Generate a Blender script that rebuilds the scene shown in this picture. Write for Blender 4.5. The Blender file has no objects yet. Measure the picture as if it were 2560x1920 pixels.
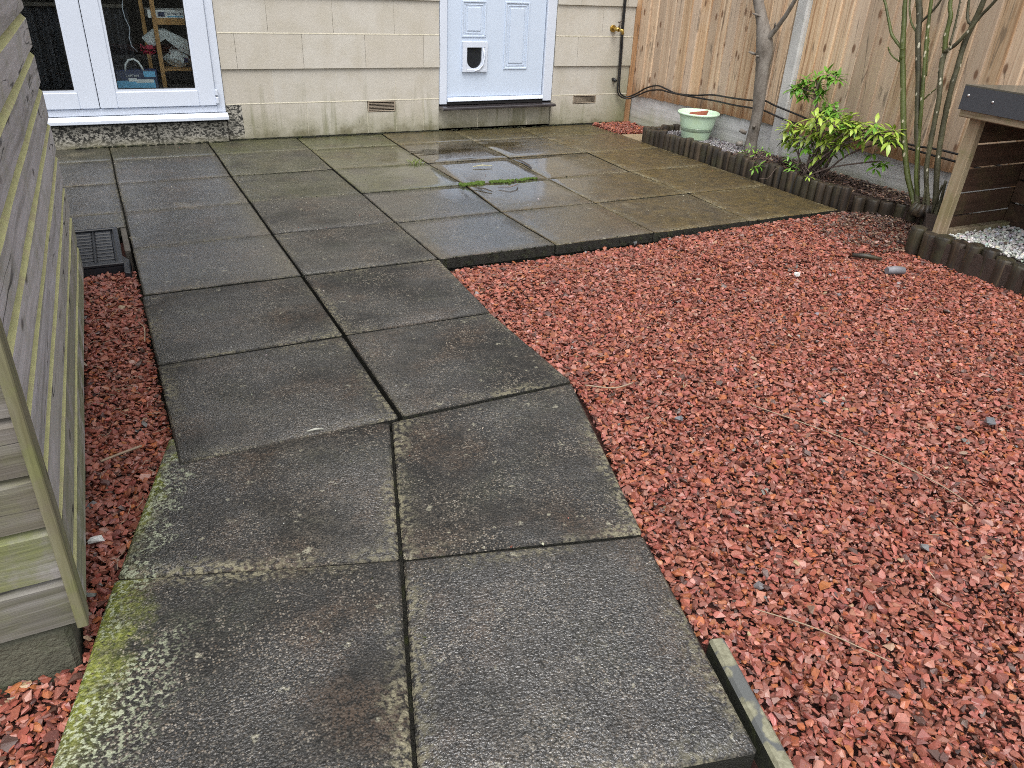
import bpy, bmesh, math, random
import numpy as np
from mathutils import Vector, Matrix, noise
R = math.radians
random.seed(11)
rng = np.random.default_rng(7)
S = bpy.context.scene
COL = S.collection

# ------------------------------------------------------------------ camera, light, exposure
cam = bpy.data.cameras.new('camera')
camo = bpy.data.objects.new('camera', cam)
COL.objects.link(camo)
right = (0.889522, -0.454331, 0.048317)
down = (-0.183109, -0.451381, -0.873342)
fwd = (0.418596, 0.76801, -0.484705)
M = Matrix.Identity(4)
for r in range(3):
    M[r][0], M[r][1], M[r][2] = right[r], -down[r], -fwd[r]
M.translation = (-0.019236, -5.803971, 1.162151)
camo.matrix_world = M
cam.sensor_width = 36
cam.lens = 36 * 1900 / 2560
cam.clip_start = 0.02
cam.clip_end = 300
S.camera = camo
S.view_settings.view_transform = 'Standard'
S.view_settings.look = 'None'
S.view_settings.gamma = 1
S.view_settings.exposure = 1.15
S.view_settings.use_curve_mapping = False
S.cycles.use_denoising = False
S.cycles.max_bounces = 8
S.cycles.filter_width = 0.95
W = bpy.data.worlds.new('World')
S.world = W
W.use_nodes = True
wn = W.node_tree
sky = wn.nodes.new('ShaderNodeTexSky')
sky.sky_type = 'NISHITA'
sky.sun_disc = False
sky.sun_elevation = R(64)
sky.sun_rotation = R(205)
sky.air_density = 1.0
sky.dust_density = 4.0
sky.ozone_density = 1.0
hs = wn.nodes.new('ShaderNodeHueSaturation')
hs.inputs['Saturation'].default_value = 0.24
wn.links.new(sky.outputs[0], hs.inputs['Color'])
wn.links.new(hs.outputs[0], wn.nodes['Background'].inputs[0])
wn.nodes['Background'].inputs[1].default_value = 0.13
sl = bpy.data.lights.new('sun', 'SUN')
sl.energy = 0.9
sl.angle = R(40)
sl.color = (1, 0.96, 0.9)
so = bpy.data.objects.new('sun', sl)
COL.objects.link(so)
d = Vector((math.sin(R(205)) * math.cos(R(64)), math.cos(R(205)) * math.cos(R(64)), math.sin(R(64))))
so.rotation_euler = d.to_track_quat('Z', 'Y').to_euler()

# ------------------------------------------------------------------ node helper
class NB:
    def __init__(s, name):
        s.m = bpy.data.materials.new(name)
        s.m.use_nodes = True
        s.t = s.m.node_tree
        s.b = s.t.nodes['Principled BSDF']
        s.o = s.t.nodes['Material Output']
    def n(s, typ, **k):
        nd = s.t.nodes.new('ShaderNode' + typ)
        for a, v in k.items():
            setattr(nd, a, v)
        return nd
    def put(s, sock, v):
        if isinstance(v, bpy.types.NodeSocket):
            s.t.links.new(v, sock)
        elif isinstance(v, (tuple, list)) and len(v) == 3 and sock.type == 'RGBA':
            sock.default_value = (*v, 1)
        else:
            sock.default_value = v
    def pos(s):
        return s.n('NewGeometry').outputs['Position']
    def obj(s):
        return s.n('TexCoord').outputs['Object']
    def rnd(s):
        return s.n('ObjectInfo').outputs['Random']
    def attr(s, name, typ='OBJECT', out='Fac'):
        a = s.n('Attribute', attribute_type=typ, attribute_name=name)
        return a.outputs[out]
    def mapv(s, v, scale=(1, 1, 1), loc=(0, 0, 0), rot=(0, 0, 0)):
        m = s.n('Mapping')
        s.put(m.inputs['Vector'], v)
        s.put(m.inputs['Scale'], scale)
        s.put(m.inputs['Location'], loc)
        s.put(m.inputs['Rotation'], rot)
        return m.outputs[0]
    def noise(s, v, scale, detail=4, rough=.55, dist=0, out=0):
        m = s.n('TexNoise')
        s.put(m.inputs['Vector'], v)
        s.put(m.inputs['Scale'], scale)
        s.put(m.inputs['Detail'], detail)
        s.put(m.inputs['Roughness'], rough)
        s.put(m.inputs['Distortion'], dist)
        return m.outputs[out]
    def voro(s, v, scale, out='Distance', feature='F1', rand=1):
        m = s.n('TexVoronoi', feature=feature)
        s.put(m.inputs['Vector'], v)
        s.put(m.inputs['Scale'], scale)
        s.put(m.inputs['Randomness'], rand)
        return m.outputs[out]
    def math(s, op, a, b=0.0, c=0.0):
        m = s.n('Math', operation=op)
        s.put(m.inputs[0], a)
        s.put(m.inputs[1], b)
        s.put(m.inputs[2], c)
        return m.outputs[0]
    def add(s, a, b): return s.math('ADD', a, b)
    def mul(s, a, b): return s.math('MULTIPLY', a, b)
    def ss(s, v, lo, hi, a=0.0, b=1.0):
        m = s.n('MapRange', interpolation_type='SMOOTHSTEP')
        s.put(m.inputs[0], v)
        for i, x in enumerate((lo, hi, a, b)):
            s.put(m.inputs[i + 1], x)
        return m.outputs[0]
    def mix(s, f, a, b, blend='MIX'):
        m = s.n('Mix', data_type='RGBA', blend_type=blend)
        s.put(m.inputs[0], f)
        s.put(m.inputs[6], a)
        s.put(m.inputs[7], b)
        return m.outputs[2]
    def ramp(s, f, stops):
        m = s.n('ValToRGB')
        s.put(m.inputs[0], f)
        e = m.color_ramp.elements
        while len(e) < len(stops): e.new(.5)
        for el, (p, c) in zip(e, stops):
            el.position = p
            el.color = (*c, 1) if len(c) == 3 else c
        return m.outputs[0]
    def sep(s, v):
        m = s.n('SeparateXYZ')
        s.put(m.inputs[0], v)
        return m.outputs
    def comb(s, x, y, z):
        m = s.n('CombineXYZ')
        for i, a in enumerate((x, y, z)): s.put(m.inputs[i], a)
        return m.outputs[0]
    def vadd(s, a, b):
        m = s.n('VectorMath', operation='ADD')
        s.put(m.inputs[0], a)
        s.put(m.inputs[1], b)
        return m.outputs[0]
    def bump(s, h, strength=.5, dist=.002, prev=None):
        m = s.n('Bump')
        s.put(m.inputs['Height'], h)
        s.put(m.inputs['Strength'], strength)
        s.put(m.inputs['Distance'], dist)
        if prev is not None: s.put(m.inputs['Normal'], prev)
        return m.outputs[0]
    def set(s, **k):
        names = dict(color='Base Color', rough='Roughness', normal='Normal', metal='Metallic', spec='Specular IOR Level',
                     coat='Coat Weight', coatr='Coat Roughness', coatn='Coat Normal', trans='Transmission Weight',
                     sss='Subsurface Weight', alpha='Alpha', ior='IOR', coatior='Coat IOR')
        for a, v in k.items():
            s.put(s.b.inputs[names[a]], v)
        return s.m

# ------------------------------------------------------------------ materials
def m_slab():
    k = NB('wet_concrete')
    P = k.pos()
    off = k.comb(k.mul(k.rnd(), 7), k.mul(k.rnd(), 3), 0.0)
    Q = k.vadd(P, off)
    big = k.noise(Q, 2.4, 5, .62)
    med = k.noise(Q, 17, 6, .68)
    tint = k.noise(Q, 4.2, 3, .5)
    c = k.ramp(big, [(.30, (.012, .012, .012)), (.5, (.028, .026, .023)), (.70, (.066, .058, .046))])
    c = k.mix(k.ss(tint, .50, .66, 0, .7), c, (.068, .046, .031))
    c = k.mix(k.ss(tint, .46, .32, 0, .45), c, (.040, .044, .028))
    c = k.mix(k.ss(med, .42, .66, 0, .8), c, (.012, .012, .011))
    blot = k.noise(Q, 44, 4, .6)
    c = k.mix(k.ss(blot, .50, .64, 0, .75), c, (.011, .011, .010))
    # stones of the aggregate showing in the surface, pits between them
    cell = k.sep(k.voro(P, 205, 'Color'))
    cdist = k.voro(P, 205)
    wear = k.ss(k.noise(Q, 5.5, 5, .65), .36, .62)
    stone = k.mul(k.mul(k.ss(cell[0], .40, .80), k.ss(cdist, .70, .30)), k.ss(blot, .66, .46, .35, 1.0))
    c = k.mix(k.mul(stone, k.add(k.mul(wear, .85), .13)), c, k.mix(cell[1], (.145, .108, .075), (.30, .275, .23)))
    pit = k.ss(k.sep(k.voro(P, 290, 'Color'))[1], .60, .78, 0, .85)
    c = k.mix(pit, c, (.009, .009, .008))
    # algae film: green below the house; ochre near fence also paints its reflection
    oln = k.ss(k.noise(Q, 3.1, 5), .30, .66)
    ol = k.mul(k.add(k.attr('olive'), k.mul(oln, .4)), k.ss(k.attr('olive'), 0, .12))
    c = k.mix(k.math('MINIMUM', k.mul(ol, .8), .82), c, k.ramp(med, [(.3, (.145, .098, .022)), (.52, (.085, .058, .014)), (.7, (.03, .024, .01))]))
    gr = k.mul(k.attr('green'), k.ss(k.noise(Q, 3.7, 4), .25, .6))
    c = k.mix(gr, c, k.ramp(med, [(.3, (.115, .115, .045)), (.6, (.058, .062, .024))]))
    # pale dry wear and lichen along the edges
    uv = k.sep(k.attr('UVMap', 'GEOMETRY', 'Vector'))
    ex = k.math('MINIMUM', uv[0], k.math('SUBTRACT', 1.0, uv[0]))
    ey = k.math('MINIMUM', uv[1], k.math('SUBTRACT', 1.0, uv[1]))
    e0 = k.math('MINIMUM', ex, ey)
    e = k.add(e0, k.mul(k.math('SUBTRACT', k.noise(P, 16, 4), .5), .16))
    edge = k.mul(k.mul(k.ss(e, .10, .0), k.ss(k.noise(P, 75, 3), .42, .60)), k.ss(k.noise(Q, 3.3, 3), .40, .62))
    c = k.mix(k.mul(edge, k.add(.22, k.mul(k.attr('edge'), .7))), c, (.24, .22, .145))
    lich = k.mul(k.ss(k.noise(Q, 23, 4, .6), .64, .70), k.ss(k.noise(P, 140, 2), .36, .55))
    c = k.mix(k.mul(lich, .75), c, (.29, .275, .205))
    pale = k.mul(k.ss(k.noise(Q, 2.9, 3), .66, .76), k.ss(k.noise(P, 150, 2), .38, .58))
    c = k.mix(k.mul(pale, .6), c, (.24, .215, .15))
    # moss growing in from the edge named on the slab
    mon = k.add(uv[0], k.mul(k.math('SUBTRACT', k.noise(P, 13, 5, .7), .5), .42))
    on = k.ss(k.attr('moss'), .0, .01)
    mo = k.mul(k.mul(k.ss(mon, k.attr('moss'), -.02), on), k.mul(k.ss(uv[1], .15, .5, .25, 1.0), k.ss(k.noise(P, 110, 2), .25, .5)))
    c = k.mix(mo, c, k.ramp(k.noise(P, 80, 4), [(.3, (.05, .07, .010)), (.5, (.15, .17, .026)), (.7, (.27, .29, .07))]))
    wl = k.mul(k.mul(k.ss(mon, k.mul(k.attr('moss'), 2.1), .1), on), k.mul(k.ss(k.noise(P, 105, 2), .49, .60), k.ss(k.noise(P, 6, 3), .40, .55)))
    c = k.mix(k.mul(wl, .8), c, (.36, .39, .27))
    # film of water lying in the pits and between the grains
    wet = k.math('MINIMUM', k.add(k.ss(k.noise(Q, 1.9, 4, .6), .36, .66), k.attr('wet')), 1.0)
    hollow = k.math('SUBTRACT', 1.0, k.ss(k.n_len(P, (2.12, -1.35), .85), .5, 1.05))
    sm = k.math('MAXIMUM', hollow, k.mul(k.attr('smooth'), .8))
    fine = k.noise(P, 210, 3, .6)
    grainy = k.math('MAXIMUM', sm, k.ss(fine, .38, .56, .08, 1.0))
    dry = k.math('MINIMUM', k.add(k.add(mo, k.mul(edge, .7)), k.ss(e0, .016, .004)), .95)
    film = k.mul(k.mul(k.math('MAXIMUM', wet, hollow), grainy), k.math('SUBTRACT', 1.0, dry))
    c = k.mix(k.mul(film, .25), c, (.012, .011, .010))
    grain = k.add(k.mul(k.math('SUBTRACT', 1.0, cdist), .9), k.add(k.mul(fine, .9), k.mul(k.noise(P, 90, 3), 1.2)))
    rip = k.noise(k.mapv(P, (1, 1.7, 1), rot=(0, 0, .3)), 115, 3, .6)
    nrm = k.bump(grain, 1.0, .003)
    cn = k.bump(k.add(rip, k.mul(grain, .30)), k.ss(sm, 0, 1, .95, .05), .005)
    return k.set(color=c, rough=.65, normal=nrm, coat=film, coatr=k.ss(sm, 0, 1, .13, .045), coatn=cn, spec=.35, coatior=k.ss(sm, .05, .7, 2.0, 2.9))
def _len(self, P, c, sy):
    m = self.mapv(P, (1, sy, 0), (-c[0], -c[1] * sy, 0))
    v = self.n('VectorMath', operation='LENGTH')
    self.put(v.inputs[0], m)
    return self.add(v.outputs['Value'], self.mul(self.math('SUBTRACT', self.noise(P, 4, 3), .5), .5))
NB.n_len = _len

def m_gravel(name, coat=.35, rough=.5, bump=.5):
    k = NB(name)
    P = k.pos()
    c = k.n('Attribute', attribute_type='GEOMETRY', attribute_name='stone_colour').outputs['Color']
    n = k.noise(P, 160, 4)
    c = k.mix(k.ss(n, .35, .7, 0, .45), c, k.mix(.5, c, (.03, .02, .016)))
    c = k.mix(k.ss(k.noise(P, 420, 2), .62, .72, 0, .25), c, (.5, .38, .33))
    nr = k.bump(k.noise(P, 300, 4), bump, .0015)
    return k.set(color=c, rough=rough, normal=nr, coat=coat, coatr=.22)

def m_plain(name, col, rough=.5, var=.15, scale=12, bump=.15, dist=.002, dirt=None, dirtamt=.5, **kw):
    k = NB(name)
    P = k.pos()
    n = k.noise(P, scale, 5, .6)
    c = k.mix(k.ss(n, .3, .7, 0, var), col, tuple(v * .45 for v in col))
    if dirt:
        dn = k.ss(k.noise(P, scale * .6, 6, .65), .5, .7, 0, dirtamt)
        c = k.mix(dn, c, dirt)
    nr = k.bump(k.noise(P, scale * 9, 4), bump, dist)
    return k.set(color=c, rough=rough, normal=nr, **kw)

def m_wood(name, cols, axis='z', knots=True, green=0, rough=.75, stretch=26, per=.55, coat=0, foot=0, kr=.15, crack=0):
    """timber with the grain along one axis of the object"""
    k = NB(name)
    O = k.obj()
    off = k.comb(k.mul(k.rnd(), 31), k.mul(k.rnd(), 17), k.mul(k.rnd(), 23))
    O2 = k.vadd(O, off)
    lo = 1.1
    sc = {'x': (lo, stretch, stretch), 'y': (stretch, lo, stretch), 'z': (stretch, stretch, lo)}[axis]
    warp = k.noise(O2, 3, 3, out=1)
    v = k.n('VectorMath', operation='MULTIPLY_ADD')
    k.put(v.inputs[0], warp)
    k.put(v.inputs[1], (.03, .03, .03))
    k.put(v.inputs[2], O2)
    G = k.mapv(v.outputs[0], sc)
    g = k.noise(G, 1.0, 6, .65, .4)
    fine = k.noise(k.mapv(v.outputs[0], tuple(4 * a if a > lo else 2 * a for a in sc)), 1.0, 4, .7)
    c = k.ramp(g, [(.34, cols[0]), (.5, cols[1]), (.64, cols[2])])
    c = k.mix(k.ss(fine, .45, .75, 0, .4), c, cols[0])
    c = k.mix(k.ss(k.rnd(), .0, 1.0, 0, per), c, cols[3])
    c = k.mix(k.ss(k.noise(O2, 1.7, 3), .55, .75, 0, .5), c, cols[4])
    c = k.mix(1.0, c, k.ramp(k.math('FRACT', k.mul(k.rnd(), 13.7)), [(0, (.72, .70, .68)), (.5, (.95, .95, .95)), (1, (1.12, 1.12, 1.12))]), 'MULTIPLY')
    if knots:
        ks = {'x': (6, 0, 14), 'y': (0, 6, 14), 'z': (0, 15, 7)}[axis]
        kv = k.voro(k.mapv(O2, ks), 1.0)
        pick = k.ss(k.sep(k.voro(k.mapv(O2, ks), 1.0, 'Color'))[0], .5, .55)
        c = k.mix(k.mul(k.ss(kv, kr, kr * .45), k.mul(pick, .85)), c, cols[5])
    if foot:
        fz = k.add(k.sep(O)[2], k.mul(k.math('SUBTRACT', k.noise(k.vadd(k.mapv(O, (1, 14, 1)), off), 3, 3), .5), .25))
        c = k.mix(k.ss(fz, .13, .0, 0, foot), c, (.27, .125, .042))
    if green:
        gn = k.noise(k.vadd(O2, k.pos()), 4.5, 5, .6)
        gm = k.ss(gn, .46, .66, 0, green)
        gm = k.math('MAXIMUM', gm, k.mul(k.ss(gn, .30, .55), k.attr('algae')))
        c = k.mix(gm, c, k.ramp(fine, [(.3, (.07, .085, .018)), (.7, (.20, .215, .07))]))
    if crack:
        cn = k.math('ABSOLUTE', k.math('SUBTRACT', k.noise(k.mapv(v.outputs[0], tuple(.34 * a if a > lo else .8 * a for a in sc)), 1.0, 2, .5), .5))
        ck = k.mul(k.ss(cn, .014, .004), k.ss(k.noise(O2, 5, 3), .42, .56))
        c = k.mix(k.mul(ck, crack), c, (.02, .018, .016))
    nr = k.bump(k.add(k.mul(g, .6), fine), .45, .0025)
    return k.set(color=c, rough=rough, normal=nr, coat=coat, coatr=.3)

def m_block():
    k = NB('painted_stone_block')
    P = k.pos()
    x, y, z = k.sep(P)
    c = k.mix(k.rnd(), (.43, .40, .345), (.46, .44, .395))
    c = k.mix(k.ss(k.noise(P, 7, 6, .65), .38, .68, 0, .6), c, (.385, .355, .29))
    c = k.mix(k.ss(k.noise(P, 2.3, 5, .6), .5, .7, 0, .4), c, (.50, .485, .44))
    c = k.mix(k.ss(k.noise(k.mapv(P, (9, 9, 1.6)), 1, 4), .5, .75, 0, .3), c, (.37, .335, .265))
    # rising damp, algae and splash dirt with a ragged top
    h = k.add(z, k.mul(k.math('SUBTRACT', k.noise(P, 6, 5, .65), .5), .34))
    c = k.mix(k.ss(h, .24, .02, 0, .62), c, (.215, .21, .135))
    stk = k.noise(k.mapv(P, (16, 16, 1.1)), 1, 4, .6)
    c = k.mix(k.mul(k.ss(stk, .5, .7), k.ss(h, .42, .16, 0, .6)), c, (.15, .15, .075))
    c = k.mix(k.ss(h, .075, -.03, 0, .75), c, (.095, .085, .035))
    sp = k.mul(k.ss(k.noise(P, 70, 4, .7), .56, .66), k.ss(h, .20, .0))
    c = k.mix(k.mul(sp, .6), c, (.045, .043, .028))
    gx = k.mul(k.ss(x, 3.6, 4.0), k.ss(h, .75, .2))
    c = k.mix(k.mul(gx, .5), c, (.16, .17, .06))
    nr = k.bump(k.add(k.noise(P, 60, 4), k.mul(k.noise(P, 260, 3), .6)), .35, .003)
    return k.set(color=c, rough=.8, normal=nr)

def m_bark(name, cols, sc=30, rough=.8, spots=None):
    k = NB(name)
    P = k.pos()
    g = k.noise(k.mapv(P, (1, 1, .45)), sc, 6, .65)
    c = k.ramp(g, [(.3, cols[0]), (.5, cols[1]), (.72, cols[2])])
    if spots:
        vv = k.voro(k.mapv(P, (1, 1, .6)), 45)
        pk = k.ss(k.sep(k.voro(k.mapv(P, (1, 1, .6)), 45, 'Color'))[0], .62, .68)
        c = k.mix(k.mul(k.ss(vv, .3, .18), pk), c, spots)
    nr = k.bump(k.noise(P, sc * 3, 5, .7), .7, .004)
    return k.set(color=c, rough=rough, normal=nr)

def m_leaf(name, c1, c2, c3, rough=.38):
    k = NB(name)
    r = k.rnd()
    uv = k.sep(k.attr('UVMap', 'GEOMETRY', 'Vector'))
    mid = k.math('ABSOLUTE', k.math('SUBTRACT', uv[0], .5))
    c = k.mix(r, c1, c2)
    c = k.mix(k.ss(k.noise(k.pos(), 40, 3), .4, .7, 0, .5), c, c3)
    c = k.mix(k.ss(mid, .07, .0, 0, .5), c, tuple(min(1, v * 1.7) for v in c1))
    return k.set(color=c, rough=rough, sss=.08, spec=.5)

MAT = {}
MAT['slab'] = m_slab()
MAT['red'] = m_gravel('wet_red_stone', .28, .55)
MAT['white'] = m_gravel('white_stone', .1, .55)
MAT['grey'] = m_gravel('grey_chipping', .2, .5)
MAT['litter'] = m_gravel('dead_leaf', .1, .65)
MAT['soil'] = m_plain('wet_soil', (.05, .03, .022), .8, .6, 30, .8, .01)
MAT['redsoil'] = m_plain('red_stone_dust', (.10, .035, .026), .8, .6, 40, .8, .01)
MAT['ground'] = m_plain('garden_earth', (.05, .045, .03), .85, .6, 8, .8, .02)
MAT['bedding'] = m_plain('mortar_bed', (.035, .034, .028), .9, .5, 30, .6, .006, dirt=(.05, .06, .012), dirtamt=.7)
MAT['block'] = m_block()
MAT['mortar'] = m_plain('mortar', (.60, .56, .45), .85, .25, 30, .3, .003, dirt=(.30, .29, .16), dirtamt=.5)
MAT['render'] = m_plain('wall_render', (.42, .39, .32), .85, .2, 4, .3, .004)
k = NB('pebble_dash')
P = k.pos()
v = k.noise(k.mapv(P, (1, 1, 1.3)), 62, 4, .6)
c = k.mix(k.ss(v, .56, .44), (.36, .345, .30), (.022, .022, .02))
hz = k.add(k.sep(P)[2], k.mul(k.noise(P, 9, 4), .08))
c = k.mix(k.ss(hz, .10, .04, 0, .75), c, (.24, .225, .165))
c = k.mix(k.ss(hz, .055, .03, 0, .7), c, (.09, .085, .025))
c = k.mix(k.ss(k.noise(P, 4, 3), .45, .65, 0, .6), c, k.mix(.5, c, (.05, .05, .04)))
MAT['dash'] = k.set(color=c, rough=.85, normal=k.bump(v, .9, .01))
MAT['upvc'] = m_plain('white_plastic', (.56, .61, .70), .32, .05, 5, .02, .001)
MAT['doorpaint'] = m_plain('white_door_skin', (.50, .58, .70), .42, .05, 5, .08, .0006)
MAT['rubber'] = m_plain('black_rubber', (.012, .012, .013), .5, .2, 30, .1)
MAT['slate'] = m_plain('wet_slate', (.035, .03, .032), .25, .6, 14, .4, .004, coat=.5)
MAT['room'] = m_plain('dark_room_wall', (.10, .085, .07), .9, .4, 3, .2)
MAT['roomgrey'] = m_plain('grey_curtain', (.10, .10, .115), .9, .4, 6, .3)
MAT['pine'] = m_wood('pine_shelf', [(.5, .25, .08), (.65, .36, .13), (.72, .44, .18), (.6, .32, .1), (.68, .4, .15), (.2, .08, .02)], 'z', False, 0, .4)
MAT['navy'] = m_plain('navy_print', (.015, .03, .10), .4, .2, 20, .1)
MAT['cyan'] = m_plain('light_blue_print', (.16, .52, .85), .4, .25, 30, .1)
MAT['paper'] = m_plain('white_print', (.85, .88, .90), .5, .1, 20, .05)
MAT['bagwhite'] = m_plain('white_plastic_bag', (.80, .85, .87), .35, .3, 16, .7, .012)
MAT['redcord'] = m_plain('red_cord', (.42, .02, .06), .5, .2, 40, .2)
MAT['terra'] = m_plain('terracotta', (.30, .085, .045), .8, .3, 30, .3, dirt=(.16, .05, .03))
MAT['mint'] = m_plain('mint_glaze', (.60, .80, .60), .3, .1, 7, .06, .001, dirt=(.5, .6, .28), dirtamt=.4)
MAT['cable'] = m_plain('black_cable', (.012, .012, .013), .45, .2, 30, .05)
MAT['brass'] = m_plain('brass', (.52, .36, .10), .35, .4, 50, .2, metal=.9)
MAT['iron'] = m_plain('dull_metal', (.16, .14, .12), .5, .4, 50, .2, metal=.6)
MAT['blackplastic'] = m_plain('black_plastic', (.011, .013, .017), .42, .3, 25, .15)
MAT['airbrick'] = m_plain('clay_vent', (.30, .25, .19), .8, .3, 30, .3)
MAT['felt'] = m_plain('mineral_felt', (.055, .06, .07), .75, .4, 160, .7, .0015)
MAT['felttop'] = m_plain('mineral_felt_top', (.085, .08, .06), .7, .4, 30, .6, .0015, coat=.3)
MAT['screw'] = m_plain('steel_screw', (.7, .7, .7), .3, .1, 30, .1, metal=.9)
MAT['conc'] = m_plain('fence_concrete', (.52, .52, .505), .85, .35, 10, .6, .003, dirt=(.24, .25, .20), dirtamt=.45)
k = NB('board_marked_concrete')
P = k.pos()
g = k.noise(k.mapv(P, (20, 1.4, 30)), 1, 6, .65)
c = k.ramp(g, [(.3, (.44, .44, .43)), (.55, (.62, .62, .61)), (.75, (.70, .70, .69))])
hz = k.add(k.sep(P)[2], k.mul(k.noise(P, 7, 4), .2))
c = k.mix(k.ss(hz, .27, .12, 0, .6), c, (.30, .31, .17))
c = k.mix(k.ss(k.noise(P, 5, 5), .5, .75, 0, .4), c, (.7, .7, .7))
MAT['gravelboard'] = k.set(color=c, rough=.85, normal=k.bump(g, .6, .006))
MAT['fence'] = m_wood('fence_board', [(.36, .205, .105), (.60, .425, .26), (.70, .545, .375), (.50, .40, .31), (.60, .545, .48), (.14, .065, .03)], 'z', True, 0, .8, 36, .75, 0, .75, .25, .5)
MAT['oldwood'] = m_wood('weathered_plank', [(.23, .22, .215), (.40, .385, .40), (.50, .485, .51), (.44, .41, .38), (.36, .34, .29), (.05, .04, .035)], 'y', True, .25, .85, 40, .4, kr=.2, crack=.9)
MAT['oldfront'] = m_wood('weathered_front_plank', [(.075, .07, .062), (.165, .155, .148), (.26, .25, .25), (.18, .155, .115), (.17, .135, .085), (.03, .025, .02)], 'x', True, .3, .85, 40, .4, kr=.2, crack=.9)
MAT['postwood'] = m_wood('weathered_trim', [(.09, .07, .045), (.17, .15, .105), (.25, .235, .19), (.17, .16, .10), (.22, .13, .07), (.06, .045, .03)], 'z', True, .6, .85, 40, .3, crack=.8)
MAT['scoop'] = m_plain('algae_on_wood', (.46, .45, .21), .85, .35, 22, .8, .004, dirt=(.36, .31, .19), dirtamt=.8)
MAT['log'] = m_wood('wet_log', [(.008, .006, .005), (.028, .018, .010), (.085, .058, .032), (.026, .020, .012), (.03, .024, .014), (.02, .015, .01)], 'z', False, .10, .6, 34, .5, .2, crack=.9)
MAT['slat'] = m_wood('stained_slat', [(.04, .022, .013), (.075, .04, .025), (.11, .06, .038), (.075, .043, .026), (.065, .058, .022), (.02, .01, .01)], 'x', False, .12, .6, 30, .4)
MAT['storepost'] = m_wood('store_post', [(.24, .17, .10), (.33, .25, .16), (.42, .34, .24), (.33, .28, .17), (.30, .27, .17), (.1, .07, .04)], 'z', False, .4, .75, 40, .3)
MAT['storerail'] = m_wood('store_rail', [(.16, .12, .07), (.30, .24, .16), (.40, .34, .25), (.26, .22, .14), (.2, .17, .1), (.05, .04, .03)], 'y', True, .5, .75, 40, .3)
MAT['trunk'] = m_bark('tree_bark', [(.085, .07, .055), (.16, .14, .12), (.23, .21, .185)], 26)
MAT['cane'] = m_bark('green_cane', [(.035, .043, .009), (.07, .088, .018), (.11, .13, .04)], 14, .5, (.45, .42, .30))
MAT['canebrown'] = m_bark('brown_cane', [(.028, .028, .016), (.062, .058, .030), (.10, .10, .05)], 18, .6, (.42, .40, .30))
MAT['twig'] = m_bark('dry_twig', [(.07, .05, .04), (.14, .10, .085), (.22, .18, .15)], 40)
MAT['straw'] = m_plain('dry_straw', (.30, .22, .15), .7, .3, 30, .2)
MAT['leafy'] = m_leaf('yellow_leaf', (.27, .38, .05), (.34, .42, .07), (.17, .29, .025))
MAT['leafg'] = m_leaf('green_leaf', (.12, .27, .028), (.20, .36, .04), (.07, .19, .02))
MAT['leafb'] = m_leaf('bronze_leaf', (.36, .12, .05), (.30, .16, .05), (.2, .08, .03))
MAT['moss'] = m_plain('moss', (.085, .15, .012), .9, .7, 90, 1, .006)
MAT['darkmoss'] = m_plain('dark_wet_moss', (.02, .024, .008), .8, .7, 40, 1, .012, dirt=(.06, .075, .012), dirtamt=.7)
MAT['slabside'] = m_plain('wet_slab_edge', (.012, .012, .008), .6, .6, 40, .8, .006, dirt=(.03, .036, .008), dirtamt=.5)
k = NB('lichen_edging')
P = k.pos()
v = k.ss(k.voro(k.vadd(P, k.comb(k.mul(k.noise(P, 40, 2), .02), 0.0, 0.0)), 26), .62, .5)
v = k.math('SUBTRACT', 1.0, v)
c = k.mix(v, k.ramp(k.noise(P, 90, 4), [(.3, (.13, .125, .08)), (.7, (.24, .235, .165))]), (.085, .09, .088))
MAT['lichenstone'] = k.set(color=c, rough=.75, normal=k.bump(k.noise(P, 200, 4), .6, .002))
MAT['paver'] = m_plain('tan_paver', (.27, .21, .13), .6, .4, 25, .3, .003)
MAT['slatestone'] = m_plain('grey_stone', (.13, .14, .155), .4, .4, 30, .4, .003, coat=.3)
MAT['whitestone'] = m_plain('pale_stone', (.6, .6, .57), .6, .2, 60, .4, .002)
MAT['glass'] = None
k = NB('window_glass')
gl = k.n('BsdfGlossy')
gl.inputs['Roughness'].default_value = .003
tr = k.n('BsdfTransparent')
tr.inputs[0].default_value = (.93, .96, .95, 1)
fr = k.n('Fresnel')
fr.inputs[0].default_value = 1.3
mx = k.n('MixShader')
k.put(mx.inputs[0], k.math('MINIMUM', k.mul(fr.outputs[0], 1.0), 1.0))
k.put(mx.inputs[1], tr.outputs[0])
k.put(mx.inputs[2], gl.outputs[0])
k.put(k.o.inputs[0], mx.outputs[0])
MAT['glass'] = k.m
k = NB('rain_water')
gl = k.n('BsdfGlossy')
gl.inputs['Roughness'].default_value = .004
tr = k.n('BsdfTransparent')
tr.inputs[0].default_value = (.93, .93, .9, 1)
fr = k.n('Fresnel')
fr.inputs[0].default_value = 1.33
k.put(fr.inputs['Normal'], k.bump(k.noise(k.pos(), 14, 2), .03, .003))
k.put(gl.inputs['Normal'], k.bump(k.noise(k.pos(), 14, 2), .03, .003))
mx = k.n('MixShader')
k.put(mx.inputs[0], fr.outputs[0])
k.put(mx.inputs[1], tr.outputs[0])
k.put(mx.inputs[2], gl.outputs[0])
k.put(k.o.inputs[0], mx.outputs[0])
MAT['water'] = k.m

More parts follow.
